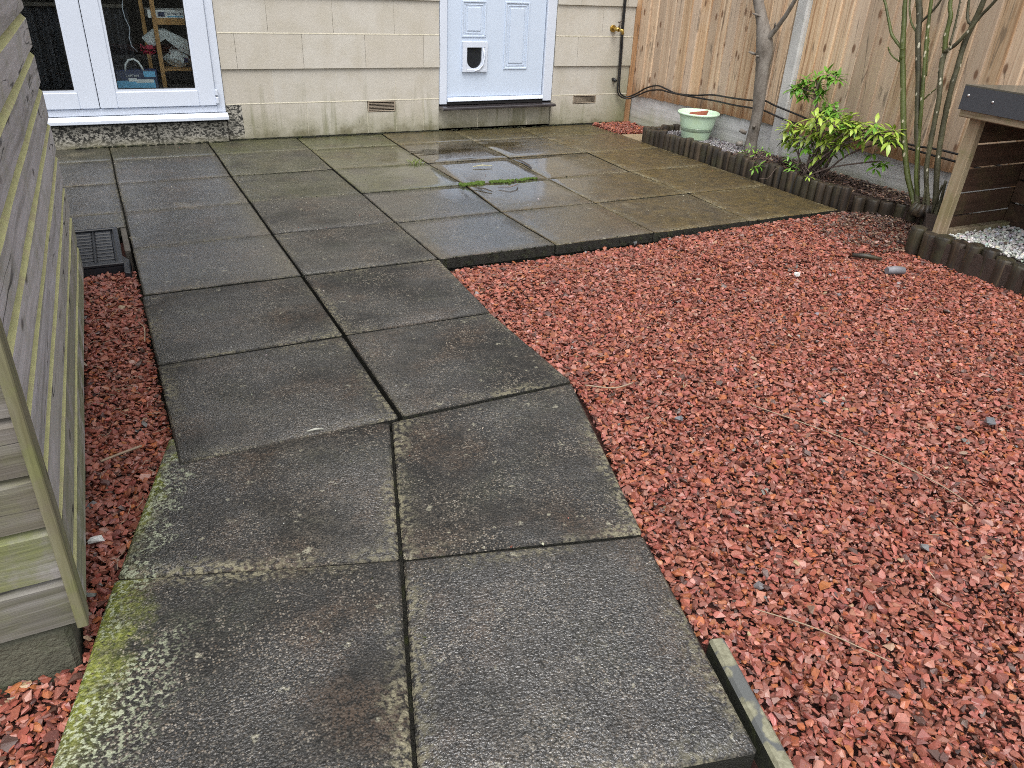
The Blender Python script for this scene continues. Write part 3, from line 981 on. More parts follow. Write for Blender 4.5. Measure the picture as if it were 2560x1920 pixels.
# shelf unit
sh = thing('shelf_unit', 'pine shelf unit standing inside the right glazed door', 'shelf', (.52, .2, .17))
MB().box(.405, .432, .17, .20, .172, 1.7).build('upright', MAT['pine'], sh)
MB().box(.63, .656, .17, .20, .172, 1.7).build('upright', MAT['pine'], sh)
MB().box(.36, .385, .52, .55, .172, 1.7).build('upright', MAT['pine'], sh)
for z0, z1 in ((.690, .728), (.404, .419), (1.0, 1.04)):
    MB().box(.4325, .629, .175, .55, z0, z1).build('shelf', MAT['pine'], sh)
# box on the shelf
bx = MB()
bx.box(.385, .625, .19, .40, .7285, .776, 0, .001)
bx = bx.build('box', MAT['paper'])
tag(bx, 'flat white box with blue lettering lying on the upper pine shelf', 'box')
WLOC[bx.name] = Vector((0, 0, 0))
MB().box(.445, .487, .1885, .1895, .737, .765).build('logo', MAT['navy'], bx)
text_part('The Non-Stick', .021, (.552, .1892, .756), (R(90), 0, 0), MAT['navy'], 'lettering', bx)
MB().box(.50, .60, .1885, .1895, .736, .741).build('print_line', MAT['cyan'], bx)
# carrier bag on the lower shelf
def sack(name, c, rx, ry, h, seed, mat, lean=0.0):
    m = MB()
    bm = bmesh.new()
    bmesh.ops.create_icosphere(bm, subdivisions=4, radius=1)
    for v in bm.verts:
        p = v.co
        f = 1 + .25 * noise.noise(p * 2.1 + Vector((seed, 0, 0))) + .10 * noise.noise(p * 6 + Vector((seed, 3, 0)))
        z = p.z * f
        taper = 1 - .35 * max(0, z)
        v.co = Vector((c[0] + p.x * f * rx * taper + lean * z, c[1] + p.y * f * ry * taper, max(c[2], c[2] + h * (z * .55 + .45))))
    m.bm(bm, 0, False)
    return m.build(name, mat)
wb = sack('carrier_bag', (.545, .30, .42), .085, .10, .13, 2.5, MAT['bagwhite'])
tag(wb, 'crumpled white carrier bag slumped on the lower pine shelf', 'bag')
WLOC[wb.name] = Vector((0, 0, 0))
MB().box(.565, .59, .187, .19, .455, .485).build('print', MAT['navy'], wb)
wb2 = MB()
N = 9
P0 = [(.33, .24, .60), (.40, .2, .655), (.47, .215, .66), (.56, .22, .615), (.63, .23, .575)]
P1 = [(.365, .23, .555), (.40, .205, .56), (.47, .21, .60), (.55, .2, .53), (.62, .21, .49)]
for i in range(4):
    wb2.quad([P0[i], P0[i + 1], P1[i + 1], P1[i]])
    q = [Vector(P0[i]), Vector(P0[i + 1]), Vector(P1[i + 1]), Vector(P1[i])]
    wb2.quad([v + Vector((0, .03, .004)) for v in reversed(q)])
wb2.build('bag_flap', MAT['bagwhite'], wb)
m = MB()
random.seed(8)
for s in range(5):
    pts = [(.30 + random.random() * .10, .2 + random.random() * .03, .50 + random.random() * .07) for _ in range(5)]
    m.tube(pts, .004, 6)
m.box(.345, .385, .195, .20, .54, .565)
tag(m.build('red_cord', MAT['redcord']), 'tangle of red cord hanging beside the pine upright', 'cord')
m = MB()
m.tube([(.255, .3, .95), (.262, .3, .85), (.245, .3, .78), (.25, .3, .72), (.268, .3, .66), (.255, .3, .60), (.26, .3, .55), (.29, .3, .51)], .0035, 6)
tag(m.build('white_lead', MAT['upvc']), 'thin pale lead hanging in curves inside the glazed door', 'lead')
# blue shopping bag
bag = thing('shopping_bag', 'navy and light blue printed shopping bag with a white handle behind the glass', 'bag', (.24, .06, .17))
m = MB()
m.hexa([(.11, .02, .172), (.365, .02, .172), (.365, .14, .172), (.11, .14, .172), (.125, .05, .428), (.375, .05, .434), (.375, .11, .434), (.125, .11, .428)], 0, .004)
m.build('body', MAT['navy'], bag)
m = MB()
def bagface(x0, x1, z0, z1, mi, off=.002):
    f = lambda z: .02 + (.03) * (z - .172) / .258 - off
    m.quad([(x0, f(z0), z0), (x1, f(z0), z0), (x1, f(z1), z1), (x0, f(z1), z1)], mi)
bagface(.113, .352, .18, .365, 0)
bagface(.24, .345, .352, .372, 1, .003)
bagface(.29, .36, .385, .42, 0, .0025)
bagface(.195, .245, .36, .38, 1, .0032)
m.build('printed_panel', [MAT['cyan'], MAT['paper']], bag)
text_part('CAPTAIN', .019, (.222, .040, .394), (R(83), 0, 0), MAT['paper'], 'lettering', bag)
m = MB()
m.tube([(.185, .055, .42), (.192, .055, .46), (.215, .055, .488), (.245, .055, .495), (.268, .055, .48), (.285, .055, .45), (.292, .055, .425)], .007, 8)
m.build('handle', MAT['paper'], bag)

# ------------------------------------------------------------------ fence
def fxy(y): return 4.05 + .03 * (-y - .1)
fence = thing('timber_fence', 'tall fence of upright feather-edge boards with concrete posts and gravel boards', 'fence', (4.1, -2, 0))
ftop = 1.85
fbm = []
for var in range(4):
    m = MB()
    w = .122
    # feather edge: thick edge towards the house, thin edge tucked under the next board
    L = 1.60
    prof = [(-.0045, 0), (-.0205, -w + .003), (-.0195, -w), (0, -w), (0, 0)]
    for a, b in ((0, 1), (1, 2), (2, 3), (3, 4), (4, 0)):
        m.quad([(prof[a][0], prof[a][1], 0), (prof[b][0], prof[b][1], 0), (prof[b][0], prof[b][1], L), (prof[a][0], prof[a][1], L)][::-1])
    m.quad([(p[0], p[1], 0) for p in prof])
    m.quad([(p[0], p[1], L) for p in prof][::-1])
    fbm.append(m.build('board', MAT['fence'], fence, origin=(0, 0, 0)))
used = set()
def board(y, zb):
    v = random.randrange(4)
    x = fxy(y) - random.uniform(0, .003)
    rot = (random.uniform(-.006, .006), random.uniform(-.004, .004), .03 + random.uniform(-.01, .035))
    src = fbm[v]
    if v in used:
        o = copy_part(src, (x, y, zb), fence)
    else:
        used.add(v)
        o = src
        place(o, (x, y, zb), fence)
    o.rotation_euler = rot
    return o
random.seed(21)
panels = [(-.19, -1.80, .245, .285), (-1.915, -3.72, .262, .282), (-3.83, -5.63, .28, .28)]
for ya, yb, za, zb in panels:
    y = ya
    while y > yb + .03:
        t = (y - ya) / (yb - ya)
        board(y, lerp(za, zb, t) + random.uniform(-.004, .004) - .012)
        y -= random.uniform(.094, .106)
    # gravel board
    m = MB()
    e = .012
    m.hexa([(fxy(ya) + .006, ya + .02, -.15), (fxy(ya) + .05, ya + .02, -.15), (fxy(yb) + .05, yb - .02, -.15), (fxy(yb) + .006, yb - .02, -.15),
            (fxy(ya) + .006, ya + .02, za + .01), (fxy(ya) + .05, ya + .02, za + .01), (fxy(yb) + .05, yb - .02, zb + .01), (fxy(yb) + .006, yb - .02, zb + .01)], 0, .004)
    m.build('gravel_board', MAT['gravelboard'], fence)
    for zr in (.5, 1.1, 1.7):
        m = MB()
        m.hexa([(fxy(ya) + .004, ya, zr), (fxy(ya) + .045, ya, zr), (fxy(yb) + .045, yb, zr), (fxy(yb) + .004, yb, zr),
                (fxy(ya) + .004, ya, zr + .08), (fxy(ya) + .045, ya, zr + .08), (fxy(yb) + .045, yb, zr + .08), (fxy(yb) + .004, yb, zr + .08)])
        m.build('rail', MAT['fence'], fence)
for yp in (-1.862, -3.775):
    x = fxy(yp)
    m = MB()
    w0 = .047
    m.hexa([(x - .035, yp - w0, -.2), (x + .06, yp - w0, -.2), (x + .06, yp + w0, -.2), (x - .035, yp + w0, -.2),
            (x - .035, yp - w0, 1.95), (x + .06, yp - w0, 1.95), (x + .06, yp + w0, 1.95), (x - .035, yp + w0, 1.95)], 0, .010)
    m.build('concrete_post', MAT['conc'], fence)
MB().box(4.0, 4.045, -.19, -.172, -.1, 1.85, 0, .002).build('end_batten', MAT['fence'], fence)

# ------------------------------------------------------------------ cables
def smooth(pts, k=6):
    out = []
    P = [Vector(p) for p in pts]
    for i in range(len(P) - 1):
        p0, p1, p2, p3 = P[max(i - 1, 0)], P[i], P[i + 1], P[min(i + 2, len(P) - 1)]
        for j in range(k):
            t = j / k
            out.append(.5 * ((2 * p1) + (p2 - p0) * t + (2 * p0 - 5 * p1 + 4 * p2 - p3) * t * t + (3 * p1 - p0 - 3 * p2 + p3) * t ** 3))
    out.append(P[-1])
    return out
ox = -.022
c1 = [(3.874, -.2, 2.2), (3.873, -.2, .94), (3.886, -.2, .59), (3.897, -.2, .35), (3.905, -.2, .265), (3.935, -.205, .228), (3.985, -.22, .216), (4.015, -.30, .255), (4.018, -.42, .315), (4.018, -.56, .352), (4.022, -.68, .342), (4.03, -.80, .328), (4.03, -1.009, .346), (4.035, -1.202, .378), (4.04, -1.389, .387), (4.045, -1.584, .40), (4.05, -1.713, .418), (4.035, -1.845, .405), (4.05, -2.056, .378), (4.062, -2.236, .352), (4.07, -2.6, .365), (4.08, -2.9, .36), (4.085, -3.1, .37), (4.09, -3.6, .36), (4.1, -4.6, .36)]
c2 = [(3.862, -.196, 2.2), (3.861, -.196, .94), (3.874, -.196, .59), (3.884, -.196, .35), (3.891, -.198, .255), (3.925, -.205, .216), (3.985, -.235, .204), (4.01, -.34, .25), (4.012, -.46, .298), (4.02, -.60, .325), (4.02, -.74, .325), (4.028, -1.012, .333), (4.036, -1.232, .342), (4.042, -1.442, .345), (4.046, -1.599, .353), (4.05, -1.72, .356), (4.033, -1.826, .35), (4.055, -1.975, .328), (4.066, -2.3, .318), (4.076, -2.7, .34), (4.084, -2.96, .335), (4.09, -3.12, .33), (4.1, -3.7, .32), (4.11, -4.6, .32)]
for pts, lab in ((c1, 'black cable down the wall corner and along the fence, the upper of the two'),
                 (c2, 'black cable down the wall corner and along the fence, the lower of the two')):
    m = MB()
    m.tube(smooth(pts), .0062, 7)
    tag(m.build('cable', MAT['cable']), lab, 'cable', 'black cables along the fence')

# ------------------------------------------------------------------ shed on the left
shed = thing('shed', 'weathered grey lap-board shed streaked with green algae beside the path', 'shed', (-1.2, -3.6, 0))
def sx(y, z): return -.2085 + .015 * (y + 4.585) + .0045 * z * (y + 4.585)
LZ = [.07, .18, .293, .40, .51, .62, .733, .845, .957, 1.068, 1.18, 1.29, 1.40, 1.51, 1.62, 1.73, 1.84, 1.95]
NY = 8
random.seed(4)
for z0, z1 in zip(LZ[:-1], LZ[1:]):
    prof = [(.0, 0.0), (.0, (z1 - z0) * .74), (-.006, (z1 - z0) * .80), (-.0165, (z1 - z0) * .90), (-.019, (z1 - z0) * .998)]
    m = MB()
    ys = [lerp(-4.535, -2.66, i / NY) for i in range(NY + 1)]
    jit = [random.uniform(-.0014, .0014) for _ in ys]
    for (a, ja), (b, jb) in zip(zip(ys[:-1], jit[:-1]), zip(ys[1:], jit[1:])):
        for (o0, h0), (o1, h1), mi in zip(prof[:-1], prof[1:], (0, 1, 1, 1)):
            m.quad([(sx(a, z0) + o0 + ja, a, z0 + h0), (sx(b, z0) + o0 + jb, b, z0 + h0), (sx(b, z0) + o1 + jb, b, z0 + h1), (sx(a, z0) + o1 + ja, a, z0 + h1)], mi)
        m.quad([(sx(a, z0) - .022, a, z0), (sx(b, z0) - .022, b, z0), (sx(b, z0) + jb, b, z0), (sx(a, z0) + ja, a, z0)])
    yb = ys[-1]
    m.quad([(sx(yb, z0), yb, z0), (sx(yb, z0) - .03, yb, z0), (sx(yb, z0) - .03, yb, z1), (sx(yb, z0) - .0, yb, z0 + prof[1][1])])
    m.build('side_board', [MAT['oldwood'], MAT['scoop']], shed)['algae'] = {.07: .75, .18: .5, .293: .2}.get(z0, 0.0)
yfz = -4.572
for z0, z1 in zip(LZ[:-1], LZ[1:]):
    prof = [(.0, 0.0), (.0, (z1 - z0) * .83), (.010, (z1 - z0) * .92), (.017, (z1 - z0) * .998)]
    m = MB()
    xs = [lerp(-2.2, -.226, i / 6) for i in range(7)]
    for a, b in zip(xs[:-1], xs[1:]):
        for (o0, h0), (o1, h1) in zip(prof[:-1], prof[1:]):
            m.quad([(a, yfz + o0, z0 + h0), (b, yfz + o0, z0 + h0), (b, yfz + o1, z0 + h1), (a, yfz + o1, z0 + h1)])
        m.quad([(a, yfz + .025, z0), (b, yfz + .025, z0), (b, yfz, z0), (a, yfz, z0)])
    m.build('front_board', MAT['oldfront'], shed)['algae'] = {.18: .85,   .07: .15, .293: .12}.get(z0, 0.0)
m = MB()
m.hexa([(-.2245, -4.587, .066), (-.2065, -4.587, .066), (-.2055, -4.537, .066), (-.2245, -4.537, .066), (-.2245, -4.583, 1.95), (-.2065, -4.583, 1.95), (-.2055, -4.537, 1.95), (-.2245, -4.537, 1.95)], 0, .002)
m.build('corner_trim', MAT['postwood'], shed)['algae'] = .3
m = MB()
m.box(-2.2, -.2385, -4.55, -2.68, .06, 1.95)
m.build('frame_core', MAT['oldwood'], shed)
m = MB()
m.box(-2.2, -.24, -4.56, -2.7, -.199, .058, 0, .01)
m.build('plinth', m_plain('mossy_concrete', (.10, .10, .07), .85, .7, 14, .8, .008, dirt=(.045, .06, .022), dirtamt=.85), shed)
m = MB()
m.hexa([(-2.3, -4.66, 1.951), (-.12, -4.66, 1.951), (-.12, -2.58, 1.951), (-2.3, -2.58, 1.951), (-2.3, -4.66, 2.15), (-.12, -4.66, 1.975), (-.12, -2.58, 1.975), (-2.3, -2.58, 2.15)])
m.build('roof', MAT['felt'], shed)

# ------------------------------------------------------------------ manhole cover
DZ = -.012
dc = thing('drain_cover', 'square black plastic drain cover with a raised grid between shed and path', 'drain cover', (-.26, -2.2, 0))
m = MB()
x0, x1, y0, y1 = -.485, -.04, -2.455, -1.95
m.box(x0, x1, y0, y1, -.07, -.006)
m.build('plate', MAT['blackplastic'], dc)
m = MB()
for a in ((x0, x1, y0, y0 + .022), (x0, x1, y1 - .022, y1), (x0, x0 + .022, y0 + .022, y1 - .022), (x1 - .022, x1, y0 + .022, y1 - .022)):
    m.box(*a, -.0055, .008, 0, .003)
for i in range(1, 5):
    xx = lerp(x0 + .022, x1 - .022, i / 5)
    m.box(xx - .0035, xx + .0035, y0 + .024, y1 - .024, -.0055, .001, 0, .002)
m.build('frame', MAT['blackplastic'], dc)
tread = None
for i in range(5):
    for j in range(10):
        xx = lerp(x0 + .022, x1 - .022, (i + .5) / 5)
        yy = lerp(y0 + .03, y1 - .03, (j + .5) / 10)
        if tread is None:
            tread = MB().box(xx - .034, xx + .034, yy - .0155, yy + .0155, -.0058, .002, 0, .004).build('tread_bar', MAT['blackplastic'], dc)
        else:
            copy_part(tread, (xx, yy, WLOC[tread.name].z), dc)
MB().hexa([(-.044, -2.53, -.05), (-.018, -2.53, -.05), (-.012, -2.36, -.05), (-.044, -2.33, -.05), (-.044, -2.53, -.005), (-.02, -2.53, -.012), (-.016, -2.37, -.012), (-.044, -2.33, .0)], 0, .004).build('side_lug', MAT['blackplastic'], dc)

# ------------------------------------------------------------------ planting bed
bed = MB().prism([(3.70, -.96), (4.06, -.96), (4.14, -3.3), (4.15, -5.5), (3.5, -5.5), (3.5, -3.52), (3.93, -3.2), (3.90, -2.98), (3.77, -2.7), (3.75, -1.9)], -.198, .078)
struct(bed.build('bed_soil', MAT['soil']))

def log_mesh(w, h, seed):
    m = MB()
    n = 10
    rings = [(-.16, .96), (h * .55, .985), (h - .008, 1.0), (h - .001, .93), (h, .78)]
    b = len(m.v)
    for z, r in rings:
        for j in range(n):
            a = 2 * math.pi * j / n
            wob = 1 + .13 * noise.noise(Vector((math.cos(a) * 1.4, math.sin(a) * 1.4, seed)))
            m.v.append((w / 2 * r * wob * math.cos(a), w / 2 * r * wob * math.sin(a), z + (.006 * noise.noise(Vector((a, seed, z))) if z > 0 else 0)))
    for i in range(len(rings) - 1):
        for j in range(n):
            m.f.append((b + i * n + j, b + i * n + (j + 1) % n, b + (i + 1) * n + (j + 1) % n, b + (i + 1) * n + j))
            m.mi.append(0)
            m.sm.append(i < 2)
    m.f.append(tuple(range(b + (len(rings) - 1) * n, b + len(rings) * n)))
    m.mi.append(0)
    m.sm.append(False)
    return m
random.seed(31)
def edging(label, pts, width, heights, base):
    t = thing('log_edging', label, 'log edging', (pts[0][0], pts[0][1], 0), 'log edging round the planting bed')
    srcs = []
    for i, (x, y) in enumerate(pts):
        h = heights + random.uniform(-.016, .012)
        if i < 5:
            o = log_mesh(width, heights, i * 7.3 + pts[0][0]).build('log', MAT['log'], t, origin=(0, 0, 0))
            srcs.append(o)
            place(o, (x, y, 0), t)
        else:
            o = copy_part(random.choice(srcs), (x, y, 0), t)
        sc_ = random.uniform(.84, 1.06)
        o.scale = (sc_, random.uniform(.84, 1.06), 1)
        o.location.z += h - heights
        o.rotation_euler = (random.uniform(-.03, .03), random.uniform(-.03, .03), random.uniform(0, 6.28))
    return t
row = []
y = -.955
i = 0
while y > -2.83:
    row.append((3.692 + .07 * ((-y - .95) / 1.9), y))
    y -= .0575
edging('long straight run of dark upright logs between patio and planting bed', row, .064, .115, 0)
edging('short run of upright logs at the pot end of the bed, running to the fence', [(3.70 + .06 * i, -.915 + .004 * i) for i in range(6)], .062, .12, 0)
edging('curved run of worn leaning logs where bed meets the red gravel near the roses', [(3.80, -2.865), (3.842, -2.925), (3.885, -2.985), (3.925, -3.05), (3.945, -3.125), (3.95, -3.205)], .078, .085, 0)
row = []
y = -3.455
while y > -4.75:
    row.append((3.53 + random.uniform(-.006, .006), y))
    y -= .0765
edging('run of thick grey logs in front of the white stones below the log store', row, .083, .105, 0)

# ------------------------------------------------------------------ log store
st = thing('log_store', 'low open timber log store with felted roof and dark slatted side', 'log store', (3.8, -3.9, .08))
XS, YS = 3.545, -3.515
m = MB()
m.hexa([(XS, YS - .055, .07), (XS + .042, YS - .055, .07), (XS + .042, YS, .07), (XS, YS, .07), (XS + .012, YS - .055, .648), (XS + .054, YS - .055, .648), (XS + .054, YS, .648), (XS + .012, YS, .648)], 0, .003)
m.build('post', MAT['storepost'], st)
for px, py in ((XS, -4.62), (4.03, -4.62)):
    MB().box(px, px + .042, py - .055, py, .07, .70, 0, .003).build('post', MAT['storepost'], st)
m = MB()
m.hexa([(XS - .035, -4.75, .640), (XS + .01, -4.75, .640), (XS + .01, YS + .03, .640), (XS - .035, YS + .03, .640), (XS - .035, -4.75, .682), (XS + .01, -4.75, .682), (XS + .01, YS + .03, .682), (XS - .035, YS + .03, .682)], 0, .004)
m.build('rail', MAT['storerail'], st)
m = MB()
m.box(XS - .045, XS - .038, -4.76, YS + .035, .672, .772, 0, .001)
m.build('felt_trim', MAT['felt'], st)
m = MB()
m.hexa([(XS - .045, -4.76, .7725), (4.11, -4.76, .752), (4.11, YS + .035, .752), (XS - .045, YS + .035, .7725), (XS - .045, -4.76, .779), (4.11, -4.76, .760), (4.11, YS + .035, .760), (XS - .045, YS + .035, .779)])
m.build('roof_felt', MAT['felttop'], st)
m = MB()
m.hexa([(XS - .036, -4.75, .683), (4.10, -4.75, .70), (4.10, YS + .03, .70), (XS - .036, YS + .03, .683), (XS - .036, -4.75, .771), (4.10, -4.75, .750), (4.10, YS + .03, .750), (XS - .036, YS + .03, .771)])
m.build('roof_board', MAT['slat'], st)
for yy, zz in ((YS + .005, .735), (YS - .115, .725), (YS - .45, .73), (YS - .8, .73)):
    MB().lathe((0, 0, 0), [(0, 0), (.006, 0), (.006, .002), (0, .003)], 10).build('screw', MAT['screw'], st, origin=(0, 0, 0))
    o = COL.objects[-1] if False else bpy.data.objects[[n for n in bpy.data.objects.keys() if n.startswith('screw')][-1]]
    place(o, (XS - .0455, yy, zz), st)
    o.rotation_euler = (0, R(-90), 0)
zs = [.095, .172, .285, .405, .517, .645]
SL = None
for z0, z1 in zip(zs[:-1], zs[1:]):
    m = MB()
    gp = .0055
    m.hexa([(XS + .045, YS - .026, z0 + gp), (4.125, YS - .026, z0 + gp), (4.125, YS - .008, z0 + gp), (XS + .045, YS - .008, z0 + gp),
            (XS + .052, YS - .026, z1 - gp), (4.125, YS - .026, z1 - gp), (4.125, YS - .008, z1 - gp), (XS + .052, YS - .008, z1 - gp)], 0, .002)
    m.build('slat', MAT['slat'], st)
m = MB()
m.box(XS + .044, 4.06, YS - .07, YS - .028, .082, .118, 0, .003)
m.build('bottom_rail', MAT['storerail'], st)
for i in range(5):
    z0, z1 = .10 + i * .115, .205 + i * .115
    MB().box(4.063, 4.08, -4.66, YS - .03, z0, z1).build('back_slat', MAT['slat'], st)

# ------------------------------------------------------------------ edging stone, pavers
m = MB()
a = Vector((.893, -5.045, 0))
dv = Vector((-.27, -.92, 0)).normalized()
nv = Vector((-dv.y, dv.x, 0))
pts = [a, a + dv * .75]
h = []
for z in (-.19, -.003):
    for p, s in ((pts[0], -1), (pts[1], -1), (pts[1], 1), (pts[0], 1)):
        q = p + nv * .0165 * s
        h.append((q.x, q.y, z))
m.hexa([h[0], h[1], h[2], h[3], h[4], h[5], h[6], h[7]], 0, .006)
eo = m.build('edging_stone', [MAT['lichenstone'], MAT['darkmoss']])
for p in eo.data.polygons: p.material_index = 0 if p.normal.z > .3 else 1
tag(eo, 'narrow lichen-spotted edging stone between the nearest slab and the red gravel', 'edging stone')
m = MB()
m.hexa([(3.675, -.915, -.05), (4.03, -.86, -.05), (4.02, -.66, -.05), (3.675, -.62, -.05), (3.675, -.915, .0), (4.03, -.86, .0), (4.02, -.66, .0), (3.675, -.62, .0)], 0, .005)
tag(m.build('paver', MAT['paver']), 'tan paver between the small patch of red gravel and the bed logs', 'paver')

# ------------------------------------------------------------------ stones
def protos(n, npts, seed, flat):
    r = random.Random(seed)
    out = []
    for _ in range(n):
        bm = bmesh.new()
        ax = (1, r.uniform(.55, .92), r.uniform(*flat))
        for _ in range(npts):
            v = Vector((r.gauss(0, 1), r.gauss(0, 1), r.gauss(0, 1))).normalized() * r.uniform(.8, 1.05)
            v = Vector([max(-.8, min(.8, c)) for c in v])
            bm.verts.new((v.x * ax[0], v.y * ax[1], v.z * ax[2]))
        res = bmesh.ops.convex_hull(bm, input=bm.verts)
        bmesh.ops.delete(bm, geom=list({e for e in res['geom_interior'] + res['geom_unused'] if isinstance(e, bmesh.types.BMVert)}), context='VERTS')
        bmesh.ops.triangulate(bm, faces=bm.faces)
        bm.verts.index_update()
        V = np.array([v.co[:] for v in bm.verts])
        F = np.array([[v.index for v in f.verts] for f in bm.faces])
        bm.free()
        out.append((V, F))
    return out
def inside(poly, X, Y):
    c = np.zeros(len(X), bool)
    n = len(poly)
    for i in range(n):
        x0, y0 = poly[i]
        x1, y1 = poly[(i + 1) % n]
        if y0 == y1: continue
        t = (Y - y0) / (y1 - y0)
        c ^= ((y0 > Y) != (y1 > Y)) & (X < x0 + t * (x1 - x0))
    return c
def scatter(polys, pitch, jit=.5, keep=1.0):
    PX, PY = [], []
    for poly in polys:
        xs = [p[0] for p in poly]
        ys = [p[1] for p in poly]
        gx, gy = np.meshgrid(np.arange(min(xs), max(xs), pitch), np.arange(min(ys), max(ys), pitch))
        gx = gx.ravel() + rng.uniform(-jit, jit, gx.size) * pitch
        gy = gy.ravel() + rng.uniform(-jit, jit, gy.size) * pitch
        ok = inside(poly, gx, gy) & (rng.random(gx.size) < keep)
        PX.append(gx[ok])
        PY.append(gy[ok])
    return np.concatenate(PX), np.concatenate(PY)
def stones(name, X, Y, Z, size, PR, palette, weights, mat, tilt=.5, jitter=.18):
    n = len(X)
    ang = rng.uniform(0, 2 * np.pi, n)
    ta = rng.normal(0, tilt, n)
    tb = rng.normal(0, tilt, n)
    sz = size
    pi = rng.integers(0, len(PR), n)
    pal = np.array(palette)
    col = pal[rng.choice(len(pal), n, p=np.array(weights) / sum(weights))]
    col = col * (1 + rng.normal(0, jitter, (n, 1))).clip(.45, 1.7)
    col = col * (1 + rng.normal(0, .06, (n, 3)))
    VV, FF, CC = [], [], []
    base = 0
    ca, sa, c1, s1, c2, s2 = np.cos(ang), np.sin(ang), np.cos(ta), np.sin(ta), np.cos(tb), np.sin(tb)
    for p, (V, F) in enumerate(PR):
        I = np.where(pi == p)[0]
        if not len(I): continue
        v = V[None] * sz[I, None, None]
        x, y, z = v[..., 0], v[..., 1], v[..., 2]
        y, z = y * c1[I, None] - z * s1[I, None], y * s1[I, None] + z * c1[I, None]
        x, z = x * c2[I, None] + z * s2[I, None], -x * s2[I, None] + z * c2[I, None]
        x, y = x * ca[I, None] - y * sa[I, None], x * sa[I, None] + y * ca[I, None]
        W = np.stack([x + X[I, None], y + Y[I, None], z + Z[I, None]], -1)
        nv = V.shape[0]
        VV.append(W.reshape(-1, 3))
        FF.append((F[None] + (base + np.arange(len(I)) * nv)[:, None, None]).reshape(-1, 3))
        CC.append(np.repeat(col[I], nv, 0))
        base += len(I) * nv
    V = np.concatenate(VV).astype(np.float32)
    F = np.concatenate(FF).astype(np.int32)
    Cc = np.concatenate(CC).astype(np.float32).clip(0, 1)
    me = bpy.data.meshes.new(name)
    me.vertices.add(len(V))
    me.vertices.foreach_set('co', V.ravel())
    me.loops.add(F.size)
    me.loops.foreach_set('vertex_index', F.ravel())
    me.polygons.add(len(F))
    me.polygons.foreach_set('loop_start', np.arange(0, F.size, 3, dtype=np.int32))
    at = me.color_attributes.new('stone_colour', 'FLOAT_COLOR', 'POINT')
    at.data.foreach_set('color', np.concatenate([Cc, np.ones((len(Cc), 1), np.float32)], 1).ravel())
    me.materials.append(mat)
    me.polygons.foreach_set('use_smooth', np.zeros(len(F), bool))
    me.update(calc_edges=True)
    o = bpy.data.objects.new(name, me)
    o['kind'] = 'stuff'
    COL.objects.link(o)
    return o
REDP = [(.275, .080, .050), (.215, .058, .037), (.315, .108, .074), (.14, .040, .027), (.31, .094, .032), (.30, .132, .102), (.07, .030, .023), (.17, .165, .16), (.38, .25, .16)]
REDW = [34, 28, 17, 13, 9, 5, 4, .35, .5]
PR = protos(48, 10, 5, (.28, .52))
main = [(1.205, -2.838), (3.74, -2.838), (3.90, -3.14), (3.50, -3.44), (3.49, -4.75), (2.4, -5.6), (1.45, -6.05), (.6, -6.1), (.915, -5.06), (.873, -5.035), (.948, -4.73), (1.15, -4.18), (1.185, -4.03), (1.175, -3.43)]
left = [(-.6, -2.46), (-.006, -2.46), (-.006, -3.88), (-.03, -3.90), (-.175, -4.40), (-.33, -4.96), (-.36, -5.12), (-1.0, -5.12), (-1.0, -4.575), (-.235, -4.57), (-.2, -2.8)]
far = [(3.67, -.185), (4.03, -.185), (4.03, -.62), (3.67, -.60)]
def gz(X, Y):
    d = np.clip(-2.83 - Y, 0, 5)
    e = np.where((X > 1.2), .034 * np.exp(-(d / .14) ** 2) * np.clip(1.25 - (X - 1.2) / 1.9, 0.0, 1), 0)
    un = np.array([noise.noise(Vector((x * 2.2, y * 2.2, 4))) for x, y in zip(X, Y)]) * .009
    l = np.where(X < .0, -.012, 0) + np.where((X > 2.4) & (Y > -3.4) & (Y < -2), .012, 0)
    f = np.where(Y > -.7, .03, 0)
    return -.027 - e + un + l + f
for layer, (pitch, dz, smin, smax) in enumerate(((.0135, -.010, .008, .0135), (.0118, .0, .0070, .0138), (.024, .005, .0085, .0165))):
    X, Y = scatter([main, left, far], pitch, .62)
    sz = np.clip(rng.gamma(6, (smin + smax) / 2 / 6, len(X)), smin * .75, smax * 1.25)
    Z = gz(X, Y) + dz + rng.uniform(-.004, .004, len(X))
    if layer == 0:
        AX, AY, AZ, AS = [X], [Y], [Z], [sz]
    else:
        AX.append(X); AY.append(Y); AZ.append(Z); AS.append(sz)
stones('red_gravel', np.concatenate(AX), np.concatenate(AY), np.concatenate(AZ), np.concatenate(AS), PR, REDP, REDW, MAT['red'], .34, .13)
# white stones by the log store
wp = [(3.585, -3.58), (4.05, -3.54), (4.08, -4.9), (3.585, -4.9)]
PW = protos(14, 12, 9, (.55, .85))
X, Y = scatter([wp, wp], .0165, .6)
Z = .088 + rng.uniform(-.004, .012, len(X))
stones('white_gravel', X, Y, Z, rng.uniform(.008, .0145, len(X)), PW, [(.62, .62, .58), (.72, .72, .69), (.45, .45, .43), (.12, .10, .08)], [5, 4, 2.2, .5], MAT['white'], .5, .1)
# grey chippings at the pot end of the bed
gp = [(3.735, -.97), (4.05, -.97), (4.085, -2.1), (3.79, -2.1)]
X, Y = scatter([gp, gp], .0105, .6)
keep = rng.random(len(X)) < np.clip(1.0 - (-Y - 1.75) * 2.2, .06, 1)
X, Y = X[keep], Y[keep]
stones('grey_gravel', X, Y, .080 + rng.uniform(-.002, .006, len(X)), rng.uniform(.004, .0075, len(X)), PW, [(.30, .29, .30), (.20, .19, .20), (.42, .40, .40), (.12, .10, .10)], [4, 4, 2, 2], MAT['grey'], .5, .2)
